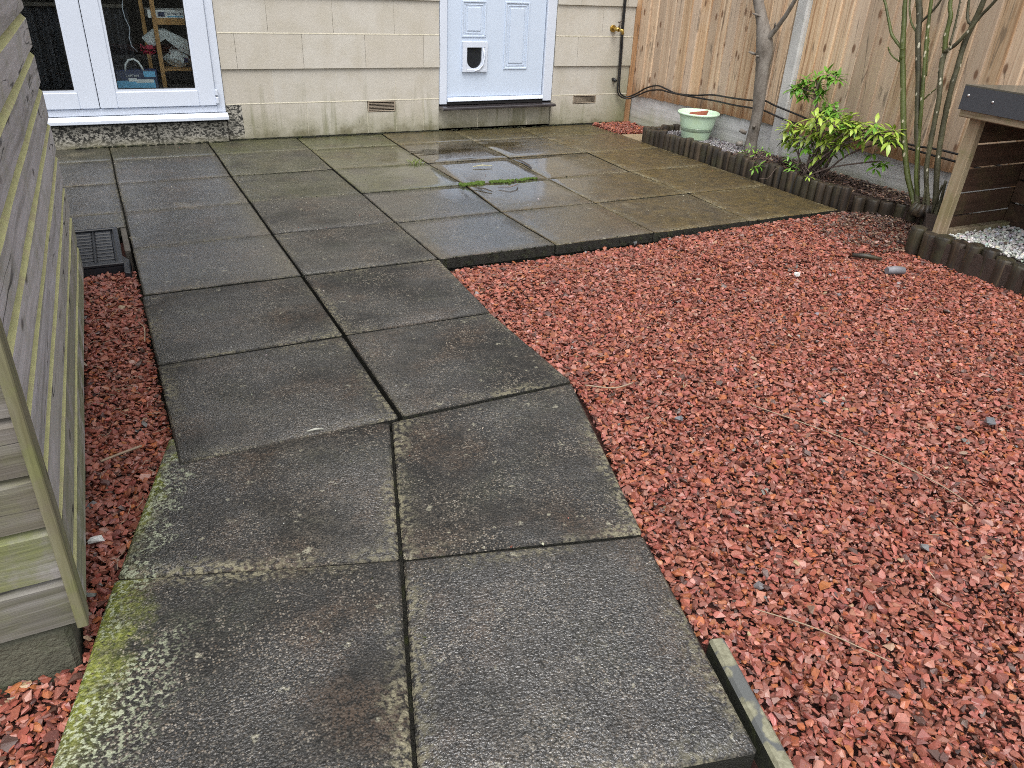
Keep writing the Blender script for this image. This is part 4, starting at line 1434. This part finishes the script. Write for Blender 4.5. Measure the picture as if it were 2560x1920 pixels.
# leaf litter under the shrubs and spilling on to the red stones
fl = protos(10, 8, 17, (.06, .16))
lp = [(3.76, -1.75), (4.085, -1.75), (4.13, -3.4), (3.95, -3.25), (3.86, -2.95)]
X, Y = scatter([lp, lp], .013, .7)
Z1 = .083 + rng.uniform(0, .012, len(X))
lp2 = [(3.62, -2.87), (3.88, -2.95), (3.95, -3.3), (3.62, -3.48), (3.3, -3.42), (3.15, -3.1), (3.3, -2.9)]
X2, Y2 = scatter([lp2, lp2], .0135, .7, .9)
nz = np.array([noise.noise(Vector((x * 9, y * 9, 2))) for x, y in zip(X2, Y2)])
keep = rng.random(len(X2)) < np.clip((X2 - 3.15) * 1.7 + nz * 1.1, .03, .9)
X2, Y2 = X2[keep], Y2[keep]
Z2 = gz(X2, Y2) + .016 + rng.uniform(0, .008, len(X2))
X3, Y3 = scatter([main, left], .06, .9, .10)
Z3 = gz(X3, Y3) + .017
allx, ally, allz = np.concatenate([X, X2, X3]), np.concatenate([Y, Y2, Y3]), np.concatenate([Z1, Z2, Z3])
stones('leaf_litter', allx, ally, allz, rng.uniform(.006, .016, len(allx)), fl, [(.10, .055, .035), (.06, .035, .028), (.17, .10, .065), (.28, .20, .15), (.04, .025, .025)], [4, 4, 3, 1.4, 3], MAT['litter'], .35, .3)

# ------------------------------------------------------------------ loose things on the gravel
def pebble(name, label, cat, loc, r, flat, seed, mat, group=None):
    V, F = protos(1, 14, seed, (flat, flat + .01))[0]
    m = MB()
    for f in F: m.quad([(loc[0] + V[i][0] * r, loc[1] + V[i][1] * r, loc[2] + V[i][2] * r) for i in f])
    return tag(m.build(name, mat), label, cat, group)
pebble('white_stone', 'small white stone alone in the middle of the red gravel', 'stone', (2.657, -3.526, -.008), .019, .7, 3, MAT['whitestone'])
pebble('grey_stone', 'flat blue-grey stone lying in the red gravel towards the right edge', 'stone', (2.259, -4.724, -.004), .034, .3, 4, MAT['slatestone'])
pebble('pale_stone', 'pale stone wedged between shed corner and mossy path edge', 'stone', (-.2, -4.22, -.02), .022, .5, 6, MAT['whitestone'])
pebble('grey_chip', 'small dark grey chip in the gravel just right of the path', 'stone', (1.36, -4.33, -.008), .020, .5, 8, MAT['slatestone'])
pebble('black_stone', 'black stone against the front edge of the patio', 'stone', (2.24, -2.87, -.03), .028, .8, 12, MAT['rubber'])
m = MB()
m.tube([(3.09, -3.655, -.0), (3.13, -3.665, .001), (3.175, -3.68, -.002)], [.017, .020, .018], 9, wob=.2)
tag(m.build('wood_offcut', m_plain('grey_driftwood', (.20, .20, .22), .5, .4, 40, .4)), 'short round grey wood offcut lying on the red gravel', 'wood offcut')
m = MB()
m.tube([(3.12, -3.43, -.004), (3.17, -3.47, .0), (3.215, -3.525, -.004)], [.010, .013, .008], 7, wob=.3)
tag(m.build('dark_stick', MAT['log']), 'dark wet stick on the red gravel behind the grey offcut', 'stick')
def straw(pts, r, label):
    m = MB()
    m.tube(smooth(pts, 5), r, 6)
    tag(m.build('dry_stalk', MAT['straw']), label, 'stalk', 'dry stalks on the gravel')
straw([(-.18, -3.90, -.018), (-.13, -3.885, -.015), (-.08, -3.865, -.017)], .0035, 'thick pale stalk lying across the gravel beside the shed')
straw([(-.03, -3.05, -.01), (-.015, -3.12, -.004), (-.022, -3.22, -.008)], .0022, 'thin pale stalk leaning on the left edge of the path')
straw([(1.20, -4.05, -.004), (1.28, -4.10, -.005), (1.36, -4.09, -.008)], .0025, 'pale curved stalk at the corner where the path bends')
straw([(1.62, -4.35, -.005), (1.74, -4.62, -.002), (1.80, -4.86, -.004), (1.80, -4.98, -.006)], .0017, 'long thin stalk across the gravel at the lower right')
straw([(1.02, -5.02, -.004), (1.10, -5.12, -.002), (1.17, -5.24, -.005)], .0014, 'thin stalk in the gravel beside the edging stone')
random.seed(77)
m = MB()
for i in range(150):
    if i < 100: x, y = random.uniform(1.3, 3.3), random.uniform(-5.2, -3.0)
    else: x, y = random.uniform(-.17, -.03), random.uniform(-4.3, -2.6)
    a, L = random.uniform(0, 6.28), random.uniform(.02, .06)
    z = -.006 if x > 0 else -.019
    m.tube([(x, y, z), (x + math.cos(a) * L * .5, y + math.sin(a) * L * .5, z + .003), (x + math.cos(a + .3) * L, y + math.sin(a + .3) * L, z)], .0009, 4)
o = m.build('straw_bits', MAT['straw'])
o['kind'] = 'stuff'

# moss in the patio joint
m = MB()
random.seed(15)
for i in range(420):
    t = random.random()
    x = lerp(1.80, 2.32, t)
    if .30 < t < .38 or .68 < t < .72: continue
    dens = (1 - t) ** .5
    y = -1.694 + random.gauss(0, .012 * dens + .004) + .008 * math.sin(x * 20)
    r = random.uniform(.004, .010) * (.5 + .7 * dens)
    bm = bmesh.new()
    bmesh.ops.create_icosphere(bm, subdivisions=1, radius=r)
    m.bm(bm, 0, False, Matrix.Translation((x, y, random.uniform(.0, .006))) @ Matrix.Diagonal((1.3, 1, .8, 1)))
o = m.build('moss', MAT['moss'])
o['kind'] = 'stuff'
# moss and crumbs along other joints and the near left edge
m = MB()
for i in range(500):
    r0 = random.random()
    if r0 < .25:
        x, y = random.uniform(1.2, 3.6), -2.823 + random.gauss(0, .006)
        z = -.012 - random.random() * .03
        y = -2.826 - random.random() * .004
    elif r0 < .3:
        x, y, z = random.uniform(-.1, 1.1), -4.02 + random.gauss(0, .004), -.012
    else:
        j = random.choice(YR[1:])
        x, y, z = random.uniform(.6, 3.6), j + random.gauss(0, .004), random.uniform(-.008, -.001)
    bm = bmesh.new()
    bmesh.ops.create_icosphere(bm, subdivisions=1, radius=random.uniform(.002, .0055))
    m.bm(bm, 0, False, Matrix.Translation((x, y, z)))
o = m.build('joint_moss', MAT['darkmoss'])
o['kind'] = 'stuff'

X, Y = scatter([[(1.2, -2.8), (3.6, -2.8), (3.6, -.25), (-.1, -.25), (-.1, -1.8), (.1, -2.8)], [(.05, -3.9), (1.1, -3.9), (1.1, -2.9), (.05, -2.9)], [(-.2, -4.85), (.7, -5.1), (1.05, -4.1), (.05, -4.0)]], .05, 1.2, .16)
jn = np.array([min(abs(y - q) for q in YR) for y in Y])
keep = rng.random(len(X)) < np.where(jn < .02, 1.0, .35)
X, Y = X[keep], Y[keep]
stones('grit', X, Y, np.full(len(X), .003), rng.uniform(.0018, .0055, len(X)), PR, [(.30, .28, .23), (.12, .11, .09), (.22, .07, .045), (.45, .43, .38), (.05, .06, .02)], [4, 3, 1.5, 1.2, 2], MAT['grey'], .5, .2)

# ------------------------------------------------------------------ leaves
def leaf_mesh(name, mat, L=1.0, w=.27, curl=.18):
    rows = [(0, .04), (.18, .55), (.45, 1.0), (.72, .72), (1.0, .0)]
    V, F, UV = [], [], []
    for t, ww in rows:
        z = -curl * t * t
        for s in (-1, 0, 1):
            V.append((t * L, s * w * .5 * ww, z + (.10 * w * abs(s) * ww)))
            UV.append(((s + 1) / 2, t))
    for i in range(len(rows) - 1):
        for j in (0, 1):
            a = i * 3 + j
            F.append((a, a + 3, a + 4, a + 1))
    me = bpy.data.meshes.new(name)
    me.from_pydata(V, [], F)
    ul = me.uv_layers.new(name='UVMap')
    for lp in me.loops: ul.data[lp.index].uv = UV[lp.vertex_index]
    me.polygons.foreach_set('use_smooth', [True] * len(F))
    me.materials.append(mat)
    me.update()
    return me
LY = [leaf_mesh('leaf', MAT['leafy'], 1, .34, c) for c in (.12, .3, .45)]
LG = [leaf_mesh('leaf', MAT['leafg'], 1, .34, c) for c in (.12, .3, .45)]
LB = [leaf_mesh('leaf', MAT['leafb'], 1, .27, c) for c in (.2, .4)]
Yw = [(3.823, -2.221, 0.342), (3.866, -2.339, 0.381), (3.842, -2.375, 0.342), (3.875, -2.453, 0.318), (3.878, -2.566, 0.413), (3.799, -2.409, 0.442), (3.792, -2.508, 0.442), (3.907, -2.182, 0.243), (3.826, -2.331, 0.301), (3.823, -2.609, 0.324), (3.929, -2.467, 0.233), (3.856, -2.453, 0.234), (3.907, -2.646, 0.444), (3.857, -2.723, 0.394), (3.879, -2.773, 0.468), (3.811, -2.863, 0.436), (3.879, -2.899, 0.449), (3.912, -2.878, 0.4), (3.863, -2.605, 0.456), (3.894, -2.558, 0.356), (3.884, -2.166, 0.281), (3.799, -2.699, 0.432), (3.896, -2.493, 0.362)]
Gw = [(3.955, -2.148, 0.526), (3.938, -2.126, 0.566), (3.922, -2.07, 0.558), (3.972, -2.19, 0.616), (3.948, -2.31, 0.664), (3.963, -2.343, 0.655), (3.973, -2.234, 0.576), (3.963, -2.268, 0.539), (3.975, -2.1, 0.599), (3.944, -2.378, 0.488), (3.968, -2.324, 0.45), (3.947, -2.415, 0.461), (3.976, -2.388, 0.423)]
Sp = [(3.945, -2.817, 0.262), (3.914, -2.82, 0.232), (3.915, -2.778, 0.3), (3.919, -2.862, 0.26)]
S1 = [(3.819, -1.908, 0.156), (3.797, -2.032, 0.168), (3.805, -2.096, 0.17), (3.792, -1.982, 0.131), (3.82, -1.86, .12)]
S2 = [(3.665, -2.171, 0.108), (3.66, -2.139, 0.091)]
S3 = [(3.754, -2.348, 0.134), (3.763, -2.301, 0.192), (3.763, -2.373, 0.13), (3.776, -2.321, 0.171), (3.72, -2.533, .125)]
random.seed(101)
cnt = {}
def whorl(parent, c, meshes, n, L, up=.25, down_=-.35):
    c = Vector(c)
    a0 = random.uniform(0, 6.28)
    axis = Vector((random.uniform(-.6, .1), random.uniform(-.4, .3), 1)).normalized()
    Q = axis.to_track_quat('Z', 'Y')
    for i in range(n):
        a = a0 + i * 2.4 + random.uniform(-.25, .25)
        el = lerp(up, down_, random.random()) + (.7 if i >= n - 2 else 0)
        dirv = Q @ Vector((math.cos(a) * math.cos(el), math.sin(a) * math.cos(el), math.sin(el)))
        q = dirv.to_track_quat('X', 'Z')
        s = L * random.uniform(.72, 1.15)
        base = c + dirv * .006 + Vector((0, 0, -.012 * random.random()))
        k_ = cnt.get(parent.name, 0)
        cnt[parent.name] = k_ + 1
        me = random.choice(meshes)
        if k_ < 296:
            o = bpy.data.objects.new('leaf', me)
            COL.objects.link(o)
            place(o, base, parent)
            o.rotation_mode = 'QUATERNION'
            o.rotation_quaternion = q
            o.scale = (s, s, s)
        else:
            EXTRA.setdefault(parent.name, []).append((me, Matrix.LocRotScale(base, q, Vector((s, s, s)))))
EXTRA = {}
shrub = thing('pieris_shrub', 'bushy shrub with whorls of yellow-green leaves in front of the concrete fence post', 'shrub', (3.88, -2.40, .08))
m = MB()
cen = [(3.86, -2.40, .08), (3.90, -2.43, .08), (3.84, -2.36, .08)]
for c in Yw + [Sp[0]]:
    b = random.choice(cen)
    b = (b[0] + random.uniform(-.03, .03), b[1] + random.uniform(-.04, .04), .075)
    mid = (lerp(b[0], c[0], .45) + random.uniform(-.02, .02), lerp(b[1], c[1], .4) + random.uniform(-.03, .03), lerp(b[2], c[2], .55))
    m.tube(smooth([b, mid, c], 4), [.0055] * 4 + [.0045] * 4 + [.003], 6)
trunkpts = smooth([(3.93, -2.40, .075), (3.935, -2.36, .22), (3.94, -2.32, .36), (3.945, -2.275, .46), (3.945, -2.24, .55), (3.945, -2.25, .63)], 4)
m.tube(trunkpts, [lerp(.012, .006, i / (len(trunkpts) - 1)) for i in range(len(trunkpts))], 8)
for c in Gw:
    b = min(trunkpts, key=lambda p: (Vector(c) - p).length + (0 if p.z < c[2] else .2))
    m.tube([b, Vector(c)], .004, 5)
for i in range(26):
    b = (random.uniform(3.80, 3.92), random.uniform(-2.55, -2.25), .08)
    m.tube([b, (b[0] - random.uniform(0, .05), b[1] + random.uniform(-.09, .09), .10 + random.random() * .06)], .0022, 5)
m.build('stem', MAT['twig'], shrub)
for c in Yw: whorl(shrub, c, LY, 9, .074)
for c in Yw:
    for _ in range(2):
        cc = (c[0] + random.uniform(-.04, .05), c[1] + random.uniform(-.07, .07), c[2] + random.uniform(-.055, .03))
        whorl(shrub, cc, LY if random.random() < .62 else LG, 8, .068)
for c in Gw + Gw: whorl(shrub, (c[0], c[1] + random.uniform(-.03, .03), c[2] + random.uniform(-.025, .02)), LG, 8, .066)
for c in Gw[:9]: whorl(shrub, c, LG, 8, .066)
for c in Gw[9:]: whorl(shrub, c, LG, 8, .046)
whorl(shrub, (3.79, -2.235, .335), LB, 5, .04)
for c in Sp: whorl(shrub, c, LG, 7, .062, .1, -.6)
for c in S3[:4]: whorl(shrub, c, LG, 6, .045)
whorl(shrub, S3[4], LY, 6, .04)
for c in Yw[::2]: whorl(shrub, (c[0] + .03, c[1] + random.uniform(-.06, .06), c[2] - .05), LG, 6, .052)
ex = MB()
uvs = []
for me, mt in EXTRA.get(shrub.name, []):
    b = len(ex.v)
    ex.v += [tuple(mt @ v.co) for v in me.vertices]
    for p in me.polygons:
        ex.f.append(tuple(b + i for i in p.vertices))
        ex.mi.append(0 if me in LY else 1)
        ex.sm.append(True)
if ex.v:
    o = ex.build('leaf_mass', [MAT['leafy'], MAT['leafg']], shrub)
    o['kind'] = 'stuff'
sp1 = thing('seedling', 'low green seedling at the foot of the tree trunk', 'plant', (3.81, -1.97, .08), 'seedlings in the planting bed')
m = MB()
for c in S1: m.tube([(3.81, -1.99, .075), (c[0], c[1], c[2])], .002, 5)
m.build('stem', MAT['twig'], sp1)
for c in S1: whorl(sp1, c, LG, 9, .034, .5, -.2)
sp2 = thing('seedling', 'green sprig hanging over the front of the dark logs', 'plant', (3.69, -2.15, .1), 'seedlings in the planting bed')
m = MB()
for c in S2: m.tube([(3.76, -2.15, .08), (3.71, -2.15, .128), c], .002, 5)
m.tube(smooth([(3.76, -2.25, .085), (3.70, -2.28, .11), (3.66, -2.27, .05), (3.67, -2.19, .03)], 5), .0015, 5)
m.build('stem', MAT['twig'], sp2)
for c in S2: whorl(sp2, c, LG, 8, .042, .3, -.6)

# ------------------------------------------------------------------ tree
tree = thing('tree', 'bare pruned tree with a knobbly grey trunk in front of the fence', 'tree', (3.99, -1.73, .08))
m = MB()
tp = [(3.99, -1.735, .06), (3.99, -1.733, .16), (3.99, -1.737, .336), (3.99, -1.712, .551), (3.99, -1.697, .673), (3.988, -1.690, .735), (3.985, -1.675, .80), (3.985, -1.635, .88), (3.985, -1.60, .94), (3.98, -1.545, 1.06), (3.98, -1.5, 1.25), (3.97, -1.47, 1.6)]
m.tube(smooth(tp, 4), [r for r0, r1 in zip([.046, .040, .037, .042, .050, .055, .052, .041, .036, .034, .030], [.040, .037, .042, .050, .055, .052, .041, .036, .034, .030, .024]) for r in [lerp(r0, r1, i / 4) for i in range(4)]] + [.022], 14, wob=.16)
m.build('trunk', MAT['trunk'], tree)
for pts, r in (([(3.985, -1.68, .76), (3.985, -1.73, .83), (3.985, -1.803, .923), (3.98, -1.873, 1.03), (3.97, -1.95, 1.2), (3.95, -2.05, 1.5)], [.022, .017, .014, .013, .012, .008]),
               ([(3.98, -1.55, 1.05), (3.95, -1.42, 1.3), (3.9, -1.3, 1.6)], [.02, .016, .01])):
    mm = MB()
    mm.tube(smooth(pts, 4), [lerp(r[i // 4], r[min(i // 4 + 1, len(r) - 1)], (i % 4) / 4) for i in range(4 * (len(pts) - 1) + 1)], 9, wob=.2)
    mm.build('branch', MAT['trunk'], tree)
mm = MB()
for b, e, r in (((3.97, -1.66, .70), (3.93, -1.61, .715), .008), ((3.965, -1.69, .69), (3.92, -1.70, .70), .007), ((3.975, -1.755, .87), (3.96, -1.77, .905), .006), ((3.96, -1.63, .93), (3.93, -1.58, .945), .007),
                ((3.97, -1.69, .20), (3.935, -1.655, .215), .013), ((3.96, -1.76, .25), (3.93, -1.79, .27), .012), ((3.965, -1.68, .13), (3.93, -1.65, .12), .018)):
    mm.tube([b, lerp(Vector(b), Vector(e), .6), e], [r, r * 1.1, r * .6], 7, wob=.4)
mm.build('stub', MAT['trunk'], tree)

# ------------------------------------------------------------------ roses
rose = thing('rose_bush', 'bare pruned rose bush with upright green thorny canes by the log store', 'rose bush', (3.92, -3.16, .08))
X0 = 3.92
def cane(pts, r0, r1, mat, name='cane', dx=0.0):
    P = [(X0 + dx + random.uniform(-.006, .006), y, z) for y, z in pts]
    P = smooth(P, 4)
    m = MB()
    n = len(P)
    m.tube(P, [lerp(r0, r1, i / (n - 1)) * (1 + .06 * math.sin(i * 1.9)) for i in range(n)], 9, wob=.1)
    for i in range(2, n - 1):
        if random.random() < .75:
            p = P[i]
            a = random.uniform(0, 6.28)
            dvec = Vector((math.cos(a), math.sin(a), random.uniform(-.3, .2)))
            rr = lerp(r0, r1, i / (n - 1))
            m.tube([p + dvec * rr * .8, p + dvec * (rr + .006)], [.0028, .0004], 5)
    return m.build(name, mat, rose)
ca, cb = MAT['cane'], MAT['canebrown']
cane([(-3.15, .06), (-3.10, .13), (-3.02, .248), (-2.935, .447), (-2.853, .665), (-2.795, .82), (-2.785, .86)], .0155, .0145, ca)
cane([(-2.80, .80), (-2.775, .89), (-2.745, .99), (-2.715, 1.087), (-2.68, 1.3), (-2.65, 1.6)], .0155, .009, ca)
cane([(-2.79, .85), (-2.735, .885), (-2.69, .92), (-2.66, .965), (-2.636, 1.004), (-2.60, 1.06), (-2.57, 1.12), (-2.52, 1.35)], .009, .006, ca, 'shoot')
cane([(-2.79, .79), (-2.74, .81), (-2.70, .835), (-2.695, .855)], .0045, .0035, ca, 'shoot')
cane([(-3.17, .06), (-3.128, .13), (-3.061, .323), (-2.995, .522), (-2.929, .716), (-2.859, .925), (-2.83, 1.02), (-2.80, 1.10)], .013, .016, cb)
cane([(-2.83, 1.02), (-2.78, 1.15), (-2.74, 1.5)], .014, .008, ca, 'shoot')
cane([(-2.855, .93), (-2.80, .98), (-2.765, 1.04), (-2.745, 1.09), (-2.72, 1.2)], .0055, .004, ca, 'shoot')
cane([(-2.84, .98), (-2.89, 1.04), (-2.92, 1.09), (-2.97, 1.2)], .0065, .005, cb, 'shoot')
cane([(-3.15, .06), (-3.12, .16), (-3.089, .243), (-3.03, .44), (-3.00, .585), (-2.928, .854), (-2.90, .98), (-2.877, 1.096), (-2.82, 1.4)], .012, .008, ca)
cane([(-2.97, .74), (-2.94, .84), (-2.92, .92)], .0035, .003, ca, 'shoot')
cane([(-2.99, .62), (-3.02, .655), (-3.05, .69)], .004, .003, ca, 'shoot')
cane([(-3.22, .06), (-3.19, .137), (-3.135, .297), (-3.097, .519), (-3.08, .658), (-3.04, .80), (-3.036, .88)], .0125, .013, cb)
cane([(-3.036, .86), (-3.02, .93), (-3.01, 1.03), (-2.985, 1.103), (-2.95, 1.4)], .0135, .009, ca, 'shoot')
cane([(-3.035, .865), (-3.085, .905), (-3.13, .97), (-3.165, 1.042), (-3.22, 1.116), (-3.33, 1.3)], .010, .007, cb, 'shoot')
cane([(-3.055, .90), (-3.045, .98), (-3.04, 1.06), (-3.02, 1.2)], .006, .004, cb, 'shoot')
cane([(-3.25, .06), (-3.22, .145), (-3.165, .344), (-3.13, .52), (-3.115, .70), (-3.11, .80), (-3.105, .91), (-3.125, 1.03), (-3.14, 1.12), (-3.15, 1.4)], .0155, .0125, cb, dx=.03)
cane([(-3.125, 1.0), (-3.10, 1.01), (-3.075, 1.04), (-3.06, 1.10), (-3.05, 1.2)], .008, .006, cb, 'shoot', .03)
cane([(-3.20, .06), (-3.185, .15), (-3.16, .27)], .006, .004, cb, 'shoot', -.02)
for y0, y1, z1, r in ((-3.27, -3.265, .26, .008), (-3.29, -3.30, .27, .009), (-3.24, -3.255, .235, .006)):
    cane([(y0, .06), (lerp(y0, y1, .5), lerp(.06, z1, .5)), (y1, z1)], r, r * .9, cb, 'pruned_stub')
m = MB()
for i in range(12):
    a = i * .53
    m.tube([(3.92 + .05 * math.cos(a), -3.18 + .06 * math.sin(a), .05), (3.92 + .03 * math.cos(a), -3.18 + .04 * math.sin(a), .115)], [.022, .012], 7, wob=.4)
m.build('root_crown', MAT['log'], rose)

# ------------------------------------------------------------------ pot
pot = thing('plant_pot', 'mint green glazed plant pot standing in the planting bed', 'plant pot', (3.895, -1.25, .08))
m = MB()
m.lathe((3.895, -1.25, .08), [(0, .0), (.094, .0), (.097, .003), (.1005, .012), (.136, .168), (.139, .172), (.1395, .1735), (.147, .174), (.153, .179), (.153, .188), (.148, .192), (.142, .189), (.134, .155), (.122, .10), (.112, .06), (0, .055)], 48)
m.build('body', MAT['mint'], pot)
m = MB()
m.lathe((3.895, -1.25, .08), [(0, .09), (.121, .09), (.122, .086)], 24)
m.build('water', m_plain('murky_water', (.25, .33, .24), .1, .2, 20, .02), pot)
m = MB()
m.hexa([(3.82, -1.24, .19), (3.90, -1.30, .19), (3.91, -1.285, .19), (3.83, -1.225, .19), (3.835, -1.22, .262), (3.935, -1.31, .288), (3.945, -1.295, .288), (3.845, -1.205, .262)], 0, .003)
tag(m.build('terracotta_shard', MAT['terra']), 'broken terracotta shard lying inside the mint green pot', 'shard')

# ------------------------------------------------------------------ weeds and leaves on the patio
w = thing('weed', 'tiny grassy weed growing in a patio joint left of the puddles', 'weed', (1.74, -1.10, 0))
m = MB()
for i in range(26):
    a, L = random.uniform(0, 6.28), random.uniform(.015, .04)
    b = (1.74 + random.uniform(-.04, .04), -1.12 + random.uniform(-.04, .05), -.002)
    e = (b[0] + math.cos(a) * L, b[1] + math.sin(a) * L, random.uniform(.008, .03))
    m.tube([b, lerp(Vector(b), Vector(e), .5) + Vector((0, 0, .006)), e], [.0018, .002, .0004], 4)
m.build('blade', m_plain('weed_green', (.16, .20, .05), .6, .4, 60, .1), w)
def fallen(label, pts, wd, mat):
    m = MB()
    P = [Vector(p) for p in pts]
    n = len(P)
    L_, R_ = [], []
    for i, p in enumerate(P):
        t = (P[min(i + 1, n - 1)] - P[max(i - 1, 0)]).normalized()
        s = Vector((-t.y, t.x, 0)) * wd * math.sin(math.pi * (i + .25) / (n - .5))
        L_.append(p + s + Vector((0, 0, .004)))
        R_.append(p - s + Vector((0, 0, .004)))
    for i in range(n - 1):
        m.quad([L_[i], P[i], P[i + 1], L_[i + 1]])
        m.quad([P[i], R_[i], R_[i + 1], P[i + 1]])
    return tag(m.build('fallen_leaf', mat), label, 'leaf', 'fallen leaves on the patio')
fallen('long dark wet leaf along a joint right of the puddle', [(2.41, -1.17, .004), (2.43, -1.27, .005), (2.42, -1.38, .006), (2.40, -1.47, .004)], .012, MAT['log'])
fallen('dark leaf just in front of the moss strip', [(1.84, -1.80, .005), (1.88, -1.84, .008), (1.91, -1.90, .004)], .014, MAT['log'])
fallen('thin curled brown leaf on the slab in front of the moss strip', [(1.98, -1.83, .006), (2.04, -1.87, .012), (2.10, -1.84, .014), (2.13, -1.80, .005)], .006, MAT['twig'])
fallen('pale leaf scrap on the slab behind the moss strip', [(2.05, -1.33, .005), (2.12, -1.32, .008), (2.18, -1.34, .005)], .014, m_plain('pale_leaf', (.35, .33, .2), .6, .3, 50, .2))
fallen('small pale petal on the middle of the path', [(.33, -4.0, .004), (.355, -4.0, .006), (.375, -4.005, .004)], .005, m_plain('petal', (.36, .36, .31), .6, .2, 50, .1))
